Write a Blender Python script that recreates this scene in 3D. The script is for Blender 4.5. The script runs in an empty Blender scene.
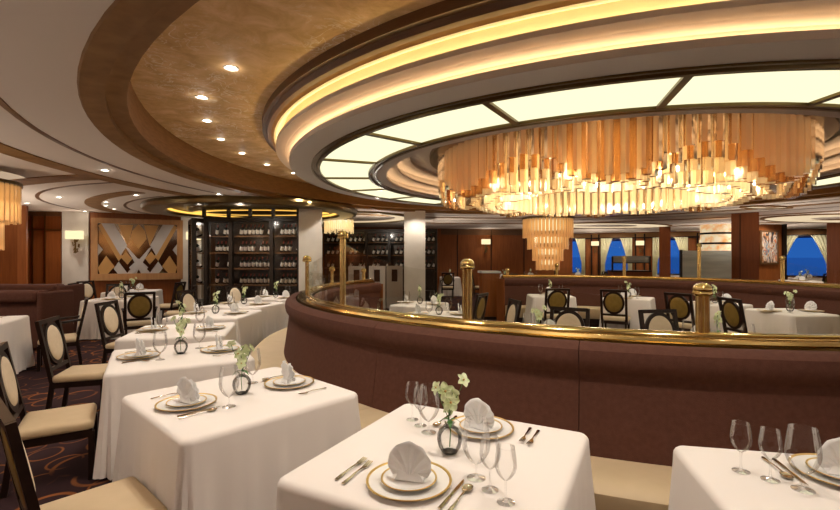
import bpy, math, random
from mathutils import Vector, Matrix
random.seed(7)
PI = math.pi
sc = bpy.context.scene
col = sc.collection

# ------------------------------------------------------------------ camera
cam_d = bpy.data.cameras.new('camera'); cam = bpy.data.objects.new('camera', cam_d); col.objects.link(cam)
cam.location = (0, 0, 1.6); cam.rotation_euler = (PI/2, 0, 0)
cam_d.sensor_width = 36; cam_d.lens = 19.5; cam_d.shift_y = 1/840; cam_d.clip_start = .05; cam_d.clip_end = 6000
sc.camera = cam
# ------------------------------------------------------------------ world (dusk over the sea)
w = bpy.data.worlds.new('dusk'); sc.world = w; w.use_nodes = True
wn = w.node_tree; bg = wn.nodes['Background']
tc = wn.nodes.new('ShaderNodeTexCoord'); sx = wn.nodes.new('ShaderNodeSeparateXYZ'); rp = wn.nodes.new('ShaderNodeValToRGB')
wn.links.new(tc.outputs['Generated'], sx.inputs[0]); wn.links.new(sx.outputs['Z'], rp.inputs[0]); wn.links.new(rp.outputs[0], bg.inputs[0])
rp.color_ramp.elements[0].position = 0.0; rp.color_ramp.elements[0].color = (.018, .105, .42, 1)
rp.color_ramp.elements[1].position = .35; rp.color_ramp.elements[1].color = (.008, .05, .30, 1)
bg.inputs[1].default_value = .58
# ------------------------------------------------------------------ colour management
vs = sc.view_settings; vs.view_transform = 'Standard'; vs.look = 'None'; vs.exposure = 1.0; vs.gamma = 1.0; vs.use_curve_mapping = False
cy = sc.cycles; cy.max_bounces = 8; cy.diffuse_bounces = 4; cy.glossy_bounces = 4; cy.transmission_bounces = 6
cy.transparent_max_bounces = 24; cy.caustics_reflective = False; cy.caustics_refractive = False; cy.sample_clamp_indirect = 4

# plan data: centre of the round seating island and of the round ceiling
CX, CY = 2.6, 6.75
EYE = 1.6
def P(ang, r, z=0.0):
    a = math.radians(ang); return (CX + r*math.cos(a), CY + r*math.sin(a), z)

WARM = (1.0, .895, .78)
def spot(loc, power, size=120, blend=.8, rad=.04, color=WARM, rot=(0, 0, 0)):
    d = bpy.data.lights.new('downlight_or_fill', 'SPOT'); d.energy = power; d.spot_size = math.radians(size); d.spot_blend = blend
    d.shadow_soft_size = rad; d.color = color
    o = bpy.data.objects.new('downlight_or_fill', d); o.location = loc; o.rotation_euler = rot; col.objects.link(o); return o
def point(loc, power, rad=.1, color=WARM):
    d = bpy.data.lights.new('bulb_or_fill', 'POINT'); d.energy = power; d.shadow_soft_size = rad; d.color = color
    o = bpy.data.objects.new('bulb_or_fill', d); o.location = loc; col.objects.link(o); return o
def area(loc, power, sx, sy, rot=(0, 0, 0), color=WARM):
    d = bpy.data.lights.new('area_fill', 'AREA'); d.shape = 'RECTANGLE'; d.size = sx; d.size_y = sy; d.energy = power; d.color = color
    o = bpy.data.objects.new('area_fill', d); o.location = loc; o.rotation_euler = rot; col.objects.link(o); return o
TABLE_SPOT, CHAIR_SPOT, ROOM = 34, 16, 1.0
# downlights above the outer tables (set in the stone ceiling) and in the flat ceiling
for a_, r_, p_ in ((258.8, 5.25, 34), (243, 5.3, 34), (227.5, 5.3, 30), (211, 5.3, 26), (196, 5.3, 26), (180, 5.3, 26), (166, 5.3, 24), (152, 5.4, 20)):
    spot(P(a_, r_, 3.10), p_ * 1.35)
for a_, r_, p_ in ((236, 2.9, 26), (275, 2.9, 26), (4, 2.9, 26), (28, 2.9, 22), (57, 2.9, 22), (86, 2.9, 22), (152, 2.9, 26), (190, 2.6, 26)):
    spot(P(a_, r_+.3, 2.72), p_ * .8)
for x_, y_, p_ in ((-4.2, 6.1, 30), (-6, 8.4, 30), (-2.9, 2.2, 18), (-7.6, 6.0, 24), (-5.6, 10.3, 30), (-8.3, 10.6, 30), (-3.6, 9.3, 24),
                   (3.0, 15, 40), (8.5, 16, 40), (12.5, 14.5, 40), (12.5, 18.5, 40), (1.5, 17.5, 40), (6.5, 19.5, 40), (-2.5, 12.5, 30)):
    spot((x_, y_, 2.75), p_)
# added broad fill lights, mostly out of view, standing in for ceiling fixtures
area((-3.5, -1.2, 2.72), 3, 3, 2); area((2.2, -1.4, 2.72), 3, 4, 2); area((9.5, 2.5, 2.72), 40, 3, 4); area((-9.5, 5, 2.72), 30, 2, 3)
area((11, 12, 2.72), 60, 2, 2)
# added fill points out of view: they throw light up onto the ceiling
for x_, y_, p_ in ((5.8, -.8, 20), (-8.5, 1.5, 26), (10.5, 3.5, 40)):
    point((x_, y_, 1.9), p_, .25)
for x_, y_, p_ in ((-1.2, -.8, 110), (-4.2, .8, 120), (3.6, -.6, 110), (-6.6, 3.6, 120), (-9.5, 6.5, 150), (-13.0, 9.0, 120), (7.5, 1.0, 100)):   # fill spots added out of view, aimed up to brighten the ceiling
    spot((x_, y_, 1.75 if x_ > -6 else .75), p_, 160, .8, .03, rot=(PI, 0, 0))
for x_, y_, p_ in ((11.5, 16.9, 90), (5.4, 17.2, 80), (8.0, 20.6, 70), (13.6, 17.6, 70), (12.0, 12.5, 90), (.6, 14.9, 60), (3.0, 12.0, 50), (8.2, 10.6, 60), (-8.4, 8.75, 70), (-1.6, 11.2, 40)):   # low fill spots added behind the seating, hidden and aimed upward
    spot((x_, y_, .95), p_, 150, .9, .03, rot=(PI, 0, 0))
for x_, y_, p_ in ((-2.3, 9.55, 26), (-.1, 11.7, 30), (-9.1, 11.4, 20), (-6.6, 12.4, 10), (-7.6, 11.6, 20)): spot((x_, y_, 2.74), p_, 140)  # extra spots added to brighten the stone columns and mirror wall

# ------------------------------------------------------------------ materials
MATS = {}
def nodes_of(name):
    m = bpy.data.materials.new(name); m.use_nodes = True; MATS[name] = m
    nt = m.node_tree; b = nt.nodes['Principled BSDF']; return m, nt, b
def mat(name, c, rough=.5, metal=0.0, spec=.5, sheen=0.0, noise=None, scale=20, stretch=(1, 1, 1), bump=0.0, bscale=None, coat=0.0):
    m, nt, b = nodes_of(name)
    b.inputs['Base Color'].default_value = (*c, 1); b.inputs['Roughness'].default_value = rough
    b.inputs['Metallic'].default_value = metal; b.inputs['Specular IOR Level'].default_value = spec
    b.inputs['Sheen Weight'].default_value = sheen; b.inputs['Coat Weight'].default_value = coat
    if noise or bump:
        t = nt.nodes.new('ShaderNodeTexCoord'); mp = nt.nodes.new('ShaderNodeMapping'); mp.inputs['Scale'].default_value = stretch
        nt.links.new(t.outputs['Object'], mp.inputs[0])
        n = nt.nodes.new('ShaderNodeTexNoise'); n.inputs['Scale'].default_value = scale; n.inputs['Detail'].default_value = 5
        nt.links.new(mp.outputs[0], n.inputs['Vector'])
        if noise:
            r = nt.nodes.new('ShaderNodeValToRGB'); nt.links.new(n.outputs['Fac'], r.inputs[0])
            r.color_ramp.elements[0].position = .3; r.color_ramp.elements[1].position = .7
            r.color_ramp.elements[0].color = (*c, 1); r.color_ramp.elements[1].color = (*noise, 1)
            nt.links.new(r.outputs[0], b.inputs['Base Color'])
        if bump:
            n2 = nt.nodes.new('ShaderNodeTexNoise'); n2.inputs['Scale'].default_value = bscale or scale * 3
            nt.links.new(mp.outputs[0], n2.inputs['Vector'])
            bp = nt.nodes.new('ShaderNodeBump'); bp.inputs['Strength'].default_value = bump; bp.inputs['Distance'].default_value = .01
            nt.links.new(n2.outputs['Fac'], bp.inputs['Height']); nt.links.new(bp.outputs[0], b.inputs['Normal'])
    return m
def emis(name, c, s):
    m = bpy.data.materials.new(name); m.use_nodes = True; nt = m.node_tree; nt.nodes.remove(nt.nodes['Principled BSDF'])
    e = nt.nodes.new('ShaderNodeEmission'); e.inputs[0].default_value = (*c, 1); e.inputs[1].default_value = s
    nt.links.new(e.outputs[0], nt.nodes['Material Output'].inputs[0]); MATS[name] = m; return m
def glass(name, tint=(.97, .98, .98), edge=(.55, .56, .56), refl=1.0, rough=.02, power=1.45):
    m = bpy.data.materials.new(name); m.use_nodes = True; nt = m.node_tree; nt.nodes.remove(nt.nodes['Principled BSDF'])
    tr = nt.nodes.new('ShaderNodeBsdfTransparent'); gl = nt.nodes.new('ShaderNodeBsdfGlossy'); gl.inputs['Roughness'].default_value = rough
    lw = nt.nodes.new('ShaderNodeLayerWeight'); lw.inputs[0].default_value = .085
    mixc = nt.nodes.new('ShaderNodeMix'); mixc.data_type = 'RGBA'; nt.links.new(lw.outputs['Facing'], mixc.inputs['Factor'])
    mixc.inputs['A'].default_value = (*tint, 1); mixc.inputs['B'].default_value = (*edge, 1); nt.links.new(mixc.outputs['Result'], tr.inputs[0])
    fr = nt.nodes.new('ShaderNodeFresnel'); fr.inputs[0].default_value = power
    mu = nt.nodes.new('ShaderNodeMath'); mu.operation = 'MULTIPLY'; mu.inputs[1].default_value = refl; mu.use_clamp = True; nt.links.new(fr.outputs[0], mu.inputs[0])
    mx = nt.nodes.new('ShaderNodeMixShader'); nt.links.new(mu.outputs[0], mx.inputs[0]); nt.links.new(tr.outputs[0], mx.inputs[1]); nt.links.new(gl.outputs[0], mx.inputs[2])
    nt.links.new(mx.outputs[0], nt.nodes['Material Output'].inputs[0]); MATS[name] = m; return m

mat('ceiling_paint', (.66, .56, .47), .75)
mat('soffit_grey', (.60, .56, .52), .7)
mat('cove_white', (.80, .70, .58), .7)
mat('dark_wood_ring', (.115, .050, .018), .42, noise=(.155, .072, .027), scale=5, stretch=(1, 1, 14), spec=.4)
mat('band_wood', (.20, .098, .033), .6, spec=.15, noise=(.28, .142, .052), scale=6, stretch=(1, 1, 12))
mat('rust_wood', (.225, .068, .016), .42, noise=(.30, .094, .024), scale=7, stretch=(3, 3, .25), spec=.25)
mat('column_wood', (.20, .055, .015), .36, noise=(.26, .075, .022), scale=7, stretch=(3, 3, .25), spec=.3)
mat('frame_wood', (.33, .16, .06), .4, noise=(.42, .215, .085), scale=5, stretch=(3, 3, .6))
mat('chair_wood', (.011, .0048, .003), .38, noise=(.019, .008, .0045), scale=12, spec=.3)
mat('black_wood', (.012, .007, .004), .4, noise=(.018, .011, .007), scale=8, spec=.25)
mat('burgundy', (.082, .031, .020), .85, spec=.2, noise=(.100, .040, .026), scale=35, bump=.25, bscale=220)
mat('cream_leather', (.56, .43, .26), .55, noise=(.60, .465, .29), scale=8, bump=.05, bscale=300)
mat('oval_cream', (.62, .51, .36), .7, noise=(.67, .56, .41), scale=25, bump=.1, bscale=300)
mat('oval_olive', (.20, .125, .022), .4, noise=(.25, .16, .035), scale=20, spec=.6)
mat('tablecloth', (.82, .765, .72), .85, sheen=.1, bump=.04, bscale=500)
mat('napkin', (.83, .82, .81), .85)
mat('porcelain', (.84, .82, .79), .22, spec=.6)
mat('gold_rim', (.74, .51, .17), .36, metal=.85)
mat('brass', (.54, .385, .15), .15, metal=1.0)
mat('brass_post', (.78, .56, .22), .27, metal=1.0)
mat('brass_dark', (.20, .125, .04), .28, metal=1.0)
mat('bronze', (.17, .115, .045), .3, metal=.85)
mat('silver', (.66, .55, .42), .13, metal=1.0)
mat('dark_metal', (.05, .04, .03), .35, metal=.6)
mat('green_leaf', (.05, .16, .03), .5)
mat('petal', (.60, .72, .34), .6, noise=(.82, .86, .62), scale=40)
mat('petal_heart', (.55, .35, .10), .6)
mat('label_white', (.88, .86, .82), .5)
mat('bottle_glass', (.012, .014, .010), .12)
mat('foil', (.30, .05, .03), .3, metal=.5)
mat('mirror', (.28, .23, .19), .09, metal=1.0)
mat('silver_leaf', (.46, .43, .41), .45, metal=.35)
mat('gold_leaf', (.47, .26, .09), .42, metal=.35)
mat('curtain', (.80, .76, .52), .85)
mat('shelf_back', (.035, .018, .010), .4)
mat('white_panel', (.62, .60, .56), .6)
mat('screen_grey', (.36, .37, .33), .65, noise=(.56, .56, .50), scale=2, stretch=(.4, .4, 4))
mat('stone', (.50, .46, .40), .35, noise=(.62, .58, .51), scale=2.2, bump=0)
mat('sea', (.02, .12, .40), .12)
glass('stem_glass', (.99, .99, .99), (.80, .80, .80), .55)
glass('vase_glass', (.92, .92, .91), (.66, .66, .64), .9)
glass('pane_glass', (.97, .97, .95), (.90, .91, .89), .18)
glass('cabinet_glass', (.97, .96, .94), (.9, .9, .9), .35, rough=.15)
emis('led_stone', (1.0, .72, .45), 1.5)
emis('panel_light', (1.0, .94, .60), .60)
emis('led_yellow', (1.0, .74, .30), 8)
emis('led_peach', (1.0, .66, .36), 5.2)
emis('led_inner', (1.0, .62, .32), 3)
emis('amber_glow', (1.0, .55, .10), .8)
emis('cream_glow', (1.0, .78, .50), .42)
emis('soft_glow', (1.0, .72, .48), .26)
emis('shade_glow', (1.0, .80, .46), .62)
emis('bulb', (1.0, .86, .66), 15)

# stone veined ceiling
m, nt, b = nodes_of('amber_marble'); b.inputs['Roughness'].default_value = .6; b.inputs['Specular IOR Level'].default_value = .15
t = nt.nodes.new('ShaderNodeTexCoord'); n = nt.nodes.new('ShaderNodeTexNoise'); n.inputs['Scale'].default_value = 4.2; n.inputs['Detail'].default_value = 10; n.inputs['Roughness'].default_value = .65; n.inputs['Distortion'].default_value = .6
nt.links.new(t.outputs['Object'], n.inputs['Vector'])
r = nt.nodes.new('ShaderNodeValToRGB'); nt.links.new(n.outputs['Fac'], r.inputs[0])
e = r.color_ramp.elements; e[0].position = .25; e[0].color = (.45, .265, .10, 1); e[1].position = .68; e[1].color = (.80, .56, .31, 1)
k = e.new(.47); k.color = (.62, .395, .175, 1)
n2 = nt.nodes.new('ShaderNodeTexNoise'); n2.inputs['Scale'].default_value = 4.6; n2.inputs['Detail'].default_value = 6; n2.inputs['Distortion'].default_value = 1.8
nt.links.new(t.outputs['Object'], n2.inputs['Vector'])
s1 = nt.nodes.new('ShaderNodeMath'); s1.operation = 'SUBTRACT'; s1.inputs[1].default_value = .5; nt.links.new(n2.outputs['Fac'], s1.inputs[0])
s2 = nt.nodes.new('ShaderNodeMath'); s2.operation = 'ABSOLUTE'; nt.links.new(s1.outputs[0], s2.inputs[0])
r2 = nt.nodes.new('ShaderNodeValToRGB'); nt.links.new(s2.outputs[0], r2.inputs[0]); r2.color_ramp.elements[0].color = (1, 1, 1, 1); r2.color_ramp.elements[1].color = (0, 0, 0, 1); r2.color_ramp.elements[1].position = .022
n3 = nt.nodes.new('ShaderNodeTexNoise'); n3.inputs['Scale'].default_value = 1.3; nt.links.new(t.outputs['Object'], n3.inputs['Vector'])
r3 = nt.nodes.new('ShaderNodeValToRGB'); nt.links.new(n3.outputs['Fac'], r3.inputs[0]); r3.color_ramp.elements[0].position = .46; r3.color_ramp.elements[1].position = .62
mm = nt.nodes.new('ShaderNodeMath'); mm.operation = 'MULTIPLY'; nt.links.new(r2.outputs[0], mm.inputs[0]); nt.links.new(r3.outputs[0], mm.inputs[1])
mx = nt.nodes.new('ShaderNodeMix'); mx.data_type = 'RGBA'; nt.links.new(mm.outputs[0], mx.inputs['Factor']); nt.links.new(r.outputs[0], mx.inputs['A']); mx.inputs['B'].default_value = (.90, .80, .64, 1)
nt.links.new(mx.outputs['Result'], b.inputs['Base Color'])

# carpet: aubergine with orange loops
m, nt, b = nodes_of('loop_carpet'); b.inputs['Roughness'].default_value = .95; b.inputs['Specular IOR Level'].default_value = .1
t = nt.nodes.new('ShaderNodeTexCoord')
def loops(scale, lo, hi, off):
    mp = nt.nodes.new('ShaderNodeMapping'); mp.inputs['Scale'].default_value = (scale, scale*.8, scale); mp.inputs['Location'].default_value = off
    nt.links.new(t.outputs['Object'], mp.inputs[0])
    v = nt.nodes.new('ShaderNodeTexVoronoi'); v.voronoi_dimensions = '2D'; v.inputs['Scale'].default_value = 1; v.inputs['Randomness'].default_value = .8
    nt.links.new(mp.outputs[0], v.inputs['Vector'])
    r = nt.nodes.new('ShaderNodeValToRGB'); nt.links.new(v.outputs['Distance'], r.inputs[0])
    e = r.color_ramp.elements; e[0].position = lo-.02; e[0].color = (0, 0, 0, 1); e[1].position = hi+.02; e[1].color = (0, 0, 0, 1)
    a = e.new(lo); a.color = (1, 1, 1, 1); c = e.new(hi); c.color = (1, 1, 1, 1); return r
la, lb = loops(2.0, .30, .335, (0, 0, 0)), loops(3.0, .30, .325, (3.3, 1.7, 0))
ad = nt.nodes.new('ShaderNodeMath'); ad.operation = 'MAXIMUM'; nt.links.new(la.outputs[0], ad.inputs[0]); nt.links.new(lb.outputs[0], ad.inputs[1])
nz = nt.nodes.new('ShaderNodeTexNoise'); nz.inputs['Scale'].default_value = 2.2; nt.links.new(t.outputs['Object'], nz.inputs['Vector'])
rz = nt.nodes.new('ShaderNodeValToRGB'); nt.links.new(nz.outputs['Fac'], rz.inputs[0]); rz.color_ramp.elements[0].position = .42; rz.color_ramp.elements[1].position = .55
mu = nt.nodes.new('ShaderNodeMath'); mu.operation = 'MULTIPLY'; nt.links.new(ad.outputs[0], mu.inputs[0]); nt.links.new(rz.outputs[0], mu.inputs[1])
mx = nt.nodes.new('ShaderNodeMix'); mx.data_type = 'RGBA'; nt.links.new(mu.outputs[0], mx.inputs['Factor']); mx.inputs['A'].default_value = (.034, .017, .019, 1); mx.inputs['B'].default_value = (.24, .085, .026, 1)
nt.links.new(mx.outputs['Result'], b.inputs['Base Color'])

# onyx (a lit lampshade) and crystal
m, nt, b = nodes_of('lit_onyx'); t = nt.nodes.new('ShaderNodeTexCoord'); n = nt.nodes.new('ShaderNodeTexNoise'); n.inputs['Scale'].default_value = 5; n.inputs['Detail'].default_value = 6
nt.links.new(t.outputs['Object'], n.inputs['Vector']); r = nt.nodes.new('ShaderNodeValToRGB'); nt.links.new(n.outputs['Fac'], r.inputs[0])
r.color_ramp.elements[0].position = .35; r.color_ramp.elements[0].color = (.95, .45, .14, 1); r.color_ramp.elements[1].position = .6; r.color_ramp.elements[1].color = (1, .86, .58, 1)
nt.links.new(r.outputs[0], b.inputs['Emission Color']); nt.links.new(r.outputs[0], b.inputs['Base Color']); b.inputs['Emission Strength'].default_value = .33
def crystal(name, trans, glow, gs, tl=(1.0, .90, .72), mixg=.45, ior=1.35):
    m = bpy.data.materials.new(name); m.use_nodes = True; nt = m.node_tree; nt.nodes.remove(nt.nodes['Principled BSDF'])
    tr = nt.nodes.new('ShaderNodeBsdfTransparent'); tr.inputs[0].default_value = (*trans, 1)
    df = nt.nodes.new('ShaderNodeBsdfTranslucent'); df.inputs[0].default_value = (*tl, 1)
    em = nt.nodes.new('ShaderNodeEmission'); em.inputs[0].default_value = (*glow, 1); em.inputs[1].default_value = gs
    ad = nt.nodes.new('ShaderNodeAddShader'); nt.links.new(df.outputs[0], ad.inputs[0]); nt.links.new(em.outputs[0], ad.inputs[1])
    m1 = nt.nodes.new('ShaderNodeMixShader'); m1.inputs[0].default_value = mixg; nt.links.new(tr.outputs[0], m1.inputs[1]); nt.links.new(ad.outputs[0], m1.inputs[2])
    gl = nt.nodes.new('ShaderNodeBsdfGlossy'); gl.inputs['Roughness'].default_value = .12; gl.inputs[0].default_value = (1, .93, .82, 1)
    fr = nt.nodes.new('ShaderNodeFresnel'); fr.inputs[0].default_value = ior
    m2 = nt.nodes.new('ShaderNodeMixShader'); nt.links.new(fr.outputs[0], m2.inputs[0]); nt.links.new(m1.outputs[0], m2.inputs[1]); nt.links.new(gl.outputs[0], m2.inputs[2])
    nt.links.new(m2.outputs[0], nt.nodes['Material Output'].inputs[0]); MATS[name] = m; return m
crystal('crystal_outer', (1.0, .89, .71), (1.0, .64, .32), .08, tl=(1.0, .80, .52), mixg=.38)
crystal('crystal_shaded', (.92, .70, .46), (1.0, .50, .18), .02, tl=(.85, .50, .24), mixg=.30)  # second ring's weaker lighting is put into this darker crystal colour
crystal('crystal_mid', (1.0, .93, .80), (1.0, .70, .38), .10, tl=(1.0, .85, .60), mixg=.40)
crystal('crystal_core', (1.0, .93, .80), (1.0, .74, .38), .30, tl=(1.0, .86, .60), mixg=.6)
crystal('amber_strand', (1.0, .8, .5), (1.0, .54, .22), .13, tl=(1.0, .72, .42), mixg=.75)
m, nt, b = nodes_of('painting_canvas'); t = nt.nodes.new('ShaderNodeTexCoord'); mp = nt.nodes.new('ShaderNodeMapping'); mp.inputs['Scale'].default_value = (3.2, 3.2, 1.3)
n = nt.nodes.new('ShaderNodeTexNoise'); n.inputs['Scale'].default_value = 1.6; n.inputs['Distortion'].default_value = 1.5; nt.links.new(t.outputs['Object'], mp.inputs[0]); nt.links.new(mp.outputs[0], n.inputs['Vector'])
r = nt.nodes.new('ShaderNodeValToRGB'); r.color_ramp.interpolation = 'CONSTANT'; nt.links.new(n.outputs['Fac'], r.inputs[0]); e = r.color_ramp.elements
e[0].position = 0; e[0].color = (.03, .03, .035, 1); e[1].position = .42; e[1].color = (.45, .20, .08, 1)
for p_, c_ in ((.47, (.62, .55, .45)), (.52, (.12, .22, .30)), (.56, (.55, .16, .05)), (.6, (.70, .62, .50)), (.66, (.05, .05, .06))):
    k = e.new(p_); k.color = (*c_, 1)
nt.links.new(r.outputs[0], b.inputs['Base Color'])

# ------------------------------------------------------------------ mesh helper
class MB:
    def __init__(s): s.v = []; s.f = []; s.sm = []; s.mi = []; s.mats = []; s.cur = 0
    def use(s, name):
        if name not in s.mats: s.mats.append(name)
        s.cur = s.mats.index(name); return s
    def add(s, vs_, fs, smooth=False, M=None):
        o = len(s.v)
        for v in vs_:
            v = Vector(v)
            s.v.append(tuple(M @ v if M else v))
        for f in fs:
            s.f.append(tuple(o+i for i in f)); s.sm.append(smooth); s.mi.append(s.cur)
        return s
    def box(s, c, d, rz=0, M=None, bev=0):
        x, y, z = d[0]/2, d[1]/2, d[2]/2
        R = Matrix.Translation(c) @ Matrix.Rotation(rz, 4, 'Z')
        if M: R = M @ R
        if bev <= 0:
            V = [(-x, -y, -z), (x, -y, -z), (x, y, -z), (-x, y, -z), (-x, -y, z), (x, -y, z), (x, y, z), (-x, y, z)]
            return s.add(V, [(0, 3, 2, 1), (4, 5, 6, 7), (0, 1, 5, 4), (1, 2, 6, 5), (2, 3, 7, 6), (3, 0, 4, 7)], False, R)
        b = min(bev, x*.95, y*.95, z*.95); n = 4
        def ring(ins, zz):
            out = []
            for cx_, cy_, a0 in ((x-b, y-b, 0), (-x+b, y-b, 90), (-x+b, -y+b, 180), (x-b, -y+b, 270)):
                for i in range(n+1):
                    a = math.radians(a0+90*i/n); out.append((cx_+(b-ins)*math.cos(a), cy_+(b-ins)*math.sin(a), zz))
            return out
        rings = []
        for i in range(n+1):
            a = PI/2*i/n; rings.append(ring(b-b*math.sin(a), -z+b-b*math.cos(a)))
        for i in range(n+1):
            a = PI/2*i/n; rings.append(ring(b-b*math.cos(a), z-b+b*math.sin(a)))
        return s.loft(rings, True, True, True, R)
    def loft(s, rings, closed=True, cap=True, smooth=True, M=None):
        n = len(rings[0]); V = [p for r_ in rings for p in r_]; F = []
        for j in range(len(rings)-1):
            for i in range(n if closed else n-1):
                k = (i+1) % n; F.append((j*n+i, j*n+k, (j+1)*n+k, (j+1)*n+i))
        if cap: F.append(tuple(range(n-1, -1, -1))); F.append(tuple((len(rings)-1)*n+i for i in range(n)))
        return s.add(V, F, smooth, M)
    def bar(s, p0, p1, w, h, up=(0, 0, 1)):
        p0, p1 = Vector(p0), Vector(p1); d = (p1-p0).normalized(); u = Vector(up)
        if abs(d.dot(u)) > .95: u = Vector((0, 1, 0))
        a = d.cross(u).normalized(); c = a.cross(d)
        V = [tuple(q+a*sx*w/2+c*sy*h/2) for q in (p0, p1) for sx, sy in ((-1, -1), (1, -1), (1, 1), (-1, 1))]
        return s.add(V, [(3, 2, 1, 0), (4, 5, 6, 7), (0, 1, 5, 4), (1, 2, 6, 5), (2, 3, 7, 6), (3, 0, 4, 7)])
    def tube(s, path, r, n=8, smooth=True, cap=True):
        pts = [Vector(p) for p in path]; rings = []
        for i, p in enumerate(pts):
            d = (pts[min(i+1, len(pts)-1)]-pts[max(i-1, 0)]).normalized(); u = Vector((0, 0, 1)) if abs(d.z) < .9 else Vector((0, 1, 0))
            a = d.cross(u).normalized(); c = a.cross(d); rr = r[i] if isinstance(r, (list, tuple)) else r
            rings.append([tuple(p+a*rr*math.cos(2*PI*k/n)+c*rr*math.sin(2*PI*k/n)) for k in range(n)])
        return s.loft(rings, True, cap, smooth)
    def lathe(s, prof, n=24, c=(0, 0, 0), a0=0, a1=360, smooth=True, M=None, sxy=(1, 1)):
        full = abs(a1-a0) >= 359.9; m_ = n if full else n+1; V = []; F = []
        for i in range(m_):
            a = math.radians(a0+(a1-a0)*i/n)
            for r_, z in prof: V.append((c[0]+r_*math.cos(a)*sxy[0], c[1]+r_*math.sin(a)*sxy[1], c[2]+z))
        k = len(prof)
        for i in range(n):
            j = (i+1) % m_
            for q in range(k-1): F.append((i*k+q, j*k+q, j*k+q+1, i*k+q+1))
        return s.add(V, F, smooth, M)
    def arc_solid(s, prof, n, c, a0, a1, smooth=True):      # closed section swept along an arc, capped
        rings = []
        for i in range(n+1):
            a = math.radians(a0+(a1-a0)*i/n); rings.append([(c[0]+r_*math.cos(a), c[1]+r_*math.sin(a), z) for r_, z in prof])
        return s.loft(rings, True, True, smooth)
    def prism(s, pts, z0, z1, M=None):
        n = len(pts); V = [(x, y, z0) for x, y in pts]+[(x, y, z1) for x, y in pts]
        F = [tuple(range(n-1, -1, -1)), tuple(range(n, 2*n))]+[(i, (i+1) % n, n+(i+1) % n, n+i) for i in range(n)]
        return s.add(V, F, False, M)
    def build(s, name, mat_=None, parent=None, loc=None):
        me = bpy.data.meshes.new(name); me.from_pydata(s.v, [], s.f)
        ms = s.mats if s.mats else [mat_]
        for q in ms: me.materials.append(MATS[q])
        me.polygons.foreach_set('use_smooth', s.sm); me.polygons.foreach_set('material_index', s.mi if s.mats else [0]*len(s.f))
        if any(s.sm) and not all(s.sm): pass
        me.update(); o = bpy.data.objects.new(name, me); col.objects.link(o)
        if any(s.sm):
            try: me.set_sharp_from_angle(angle=math.radians(38))
            except Exception: pass
        if parent: o.parent = parent
        if loc: o.location = loc
        return o
def tag(o, label=None, cat=None, group=None, kind=None):
    if label: o['label'] = label
    if cat: o['category'] = cat
    if group: o['group'] = group
    if kind: o['kind'] = kind
    return o
def empty(name, loc=(0, 0, 0), rz=0, label=None, cat=None, group=None):
    o = bpy.data.objects.new(name, None); o.empty_display_size = .1; col.objects.link(o); o.location = loc; o.rotation_euler = (0, 0, rz)
    return tag(o, label, cat, group)
def copy_tree(o, parent=None):
    c = o.copy(); col.objects.link(c)
    if parent: c.parent = parent
    for ch in list(KIDS(o)): copy_tree(ch, c)
    return c
def KIDS(o): return [x for x in list(o.children)]
PROTO = {}
def inst(kind, maker, loc, rz, label, cat, group):
    if kind not in PROTO: o = maker(); PROTO[kind] = o
    else: o = copy_tree(PROTO[kind])
    o.location = loc; o.rotation_euler = (0, 0, rz)
    return tag(o, label, cat, group)
def struct(o): o['kind'] = 'structure'; return o
C3 = (CX, CY, 0)

# ------------------------------------------------------------------ setting: floor, ceiling
fl = MB().add([(-15, -4.5, 0), (21, -4.5, 0), (21, 27, 0), (-15, 27, 0)], [(0, 1, 2, 3)]).build('floor', 'loop_carpet'); struct(fl)
se = MB().add([(-3000, -3000, -12), (3000, -3000, -12), (3000, 5000, -12), (-3000, 5000, -12)], [(0, 1, 2, 3)]).build('sea', 'sea'); struct(se)
H = 2.78
ce = MB().lathe([(6.13, H), (6.5, H), (9, H), (14, H), (32, H)], 128, C3).build('ceiling', 'ceiling_paint'); struct(ce)
mb = MB().lathe([(4.6, 3.16), (5.1, 3.16), (5.84, 3.16)], 128, C3).build('ceiling_stone', 'amber_marble'); struct(mb)
o = MB().lathe([(6.16, H+.02), (6.13, H-.012), (5.98, H-.006), (5.98, H+.05), (5.84, H+.06), (5.84, 3.17)], 128, C3).build('trim_1', 'band_wood'); struct(o)
# the hanging drum: wood steps, lip, two light coves, soffit
o = MB().lathe([(4.67, 3.17), (4.67, 3.085), (4.63, 3.08), (4.61, 3.04), (4.57, 3.03)], 128, C3).build('trim_2', 'dark_wood_ring'); struct(o)
o = MB().lathe([(4.57, 3.03), (4.545, 3.018), (4.54, 3.012)], 128, C3).build('trim_35', 'band_wood'); struct(o)
o = MB().lathe([(4.545, 3.02), (4.52, 3.005), (4.505, 3.005), (4.505, 3.09), (4.44, 3.09), (4.44, 2.895), (4.495, 2.89), (4.495, 2.918), (4.52, 2.918), (4.52, 2.88), (4.50, 2.88),
                (4.40, 2.875), (4.32, 2.845), (4.30, 2.80), (4.30, 2.765), (4.345, 2.765), (4.345, 2.800), (4.365, 2.800)], 128, C3, smooth=False).build('trim_3', 'cove_white'); struct(o)
o = MB().lathe([(4.365, 2.800), (4.365, 2.75), (4.09, 2.75), (4.09, 2.78)], 128, C3, smooth=False).build('trim_36', 'soffit_grey'); struct(o)
o = MB().lathe([(3.24, 2.78), (3.24, 2.75), (3.09, 2.75), (3.09, 2.785), (3.105, 2.785), (3.105, 2.77), (3.18, 2.77), (3.18, 2.88), (3.15, 2.90), (2.93, 2.90), (2.93, 2.93), (2.95, 2.93), (2.95, 2.915), (3.03, 2.915), (3.03, 3.04),
                (3.0, 3.05), (2.75, 3.05), (2.75, 3.10), (0.01, 3.10)], 128, C3, smooth=False).build('trim_4', 'soffit_grey'); struct(o)
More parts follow.
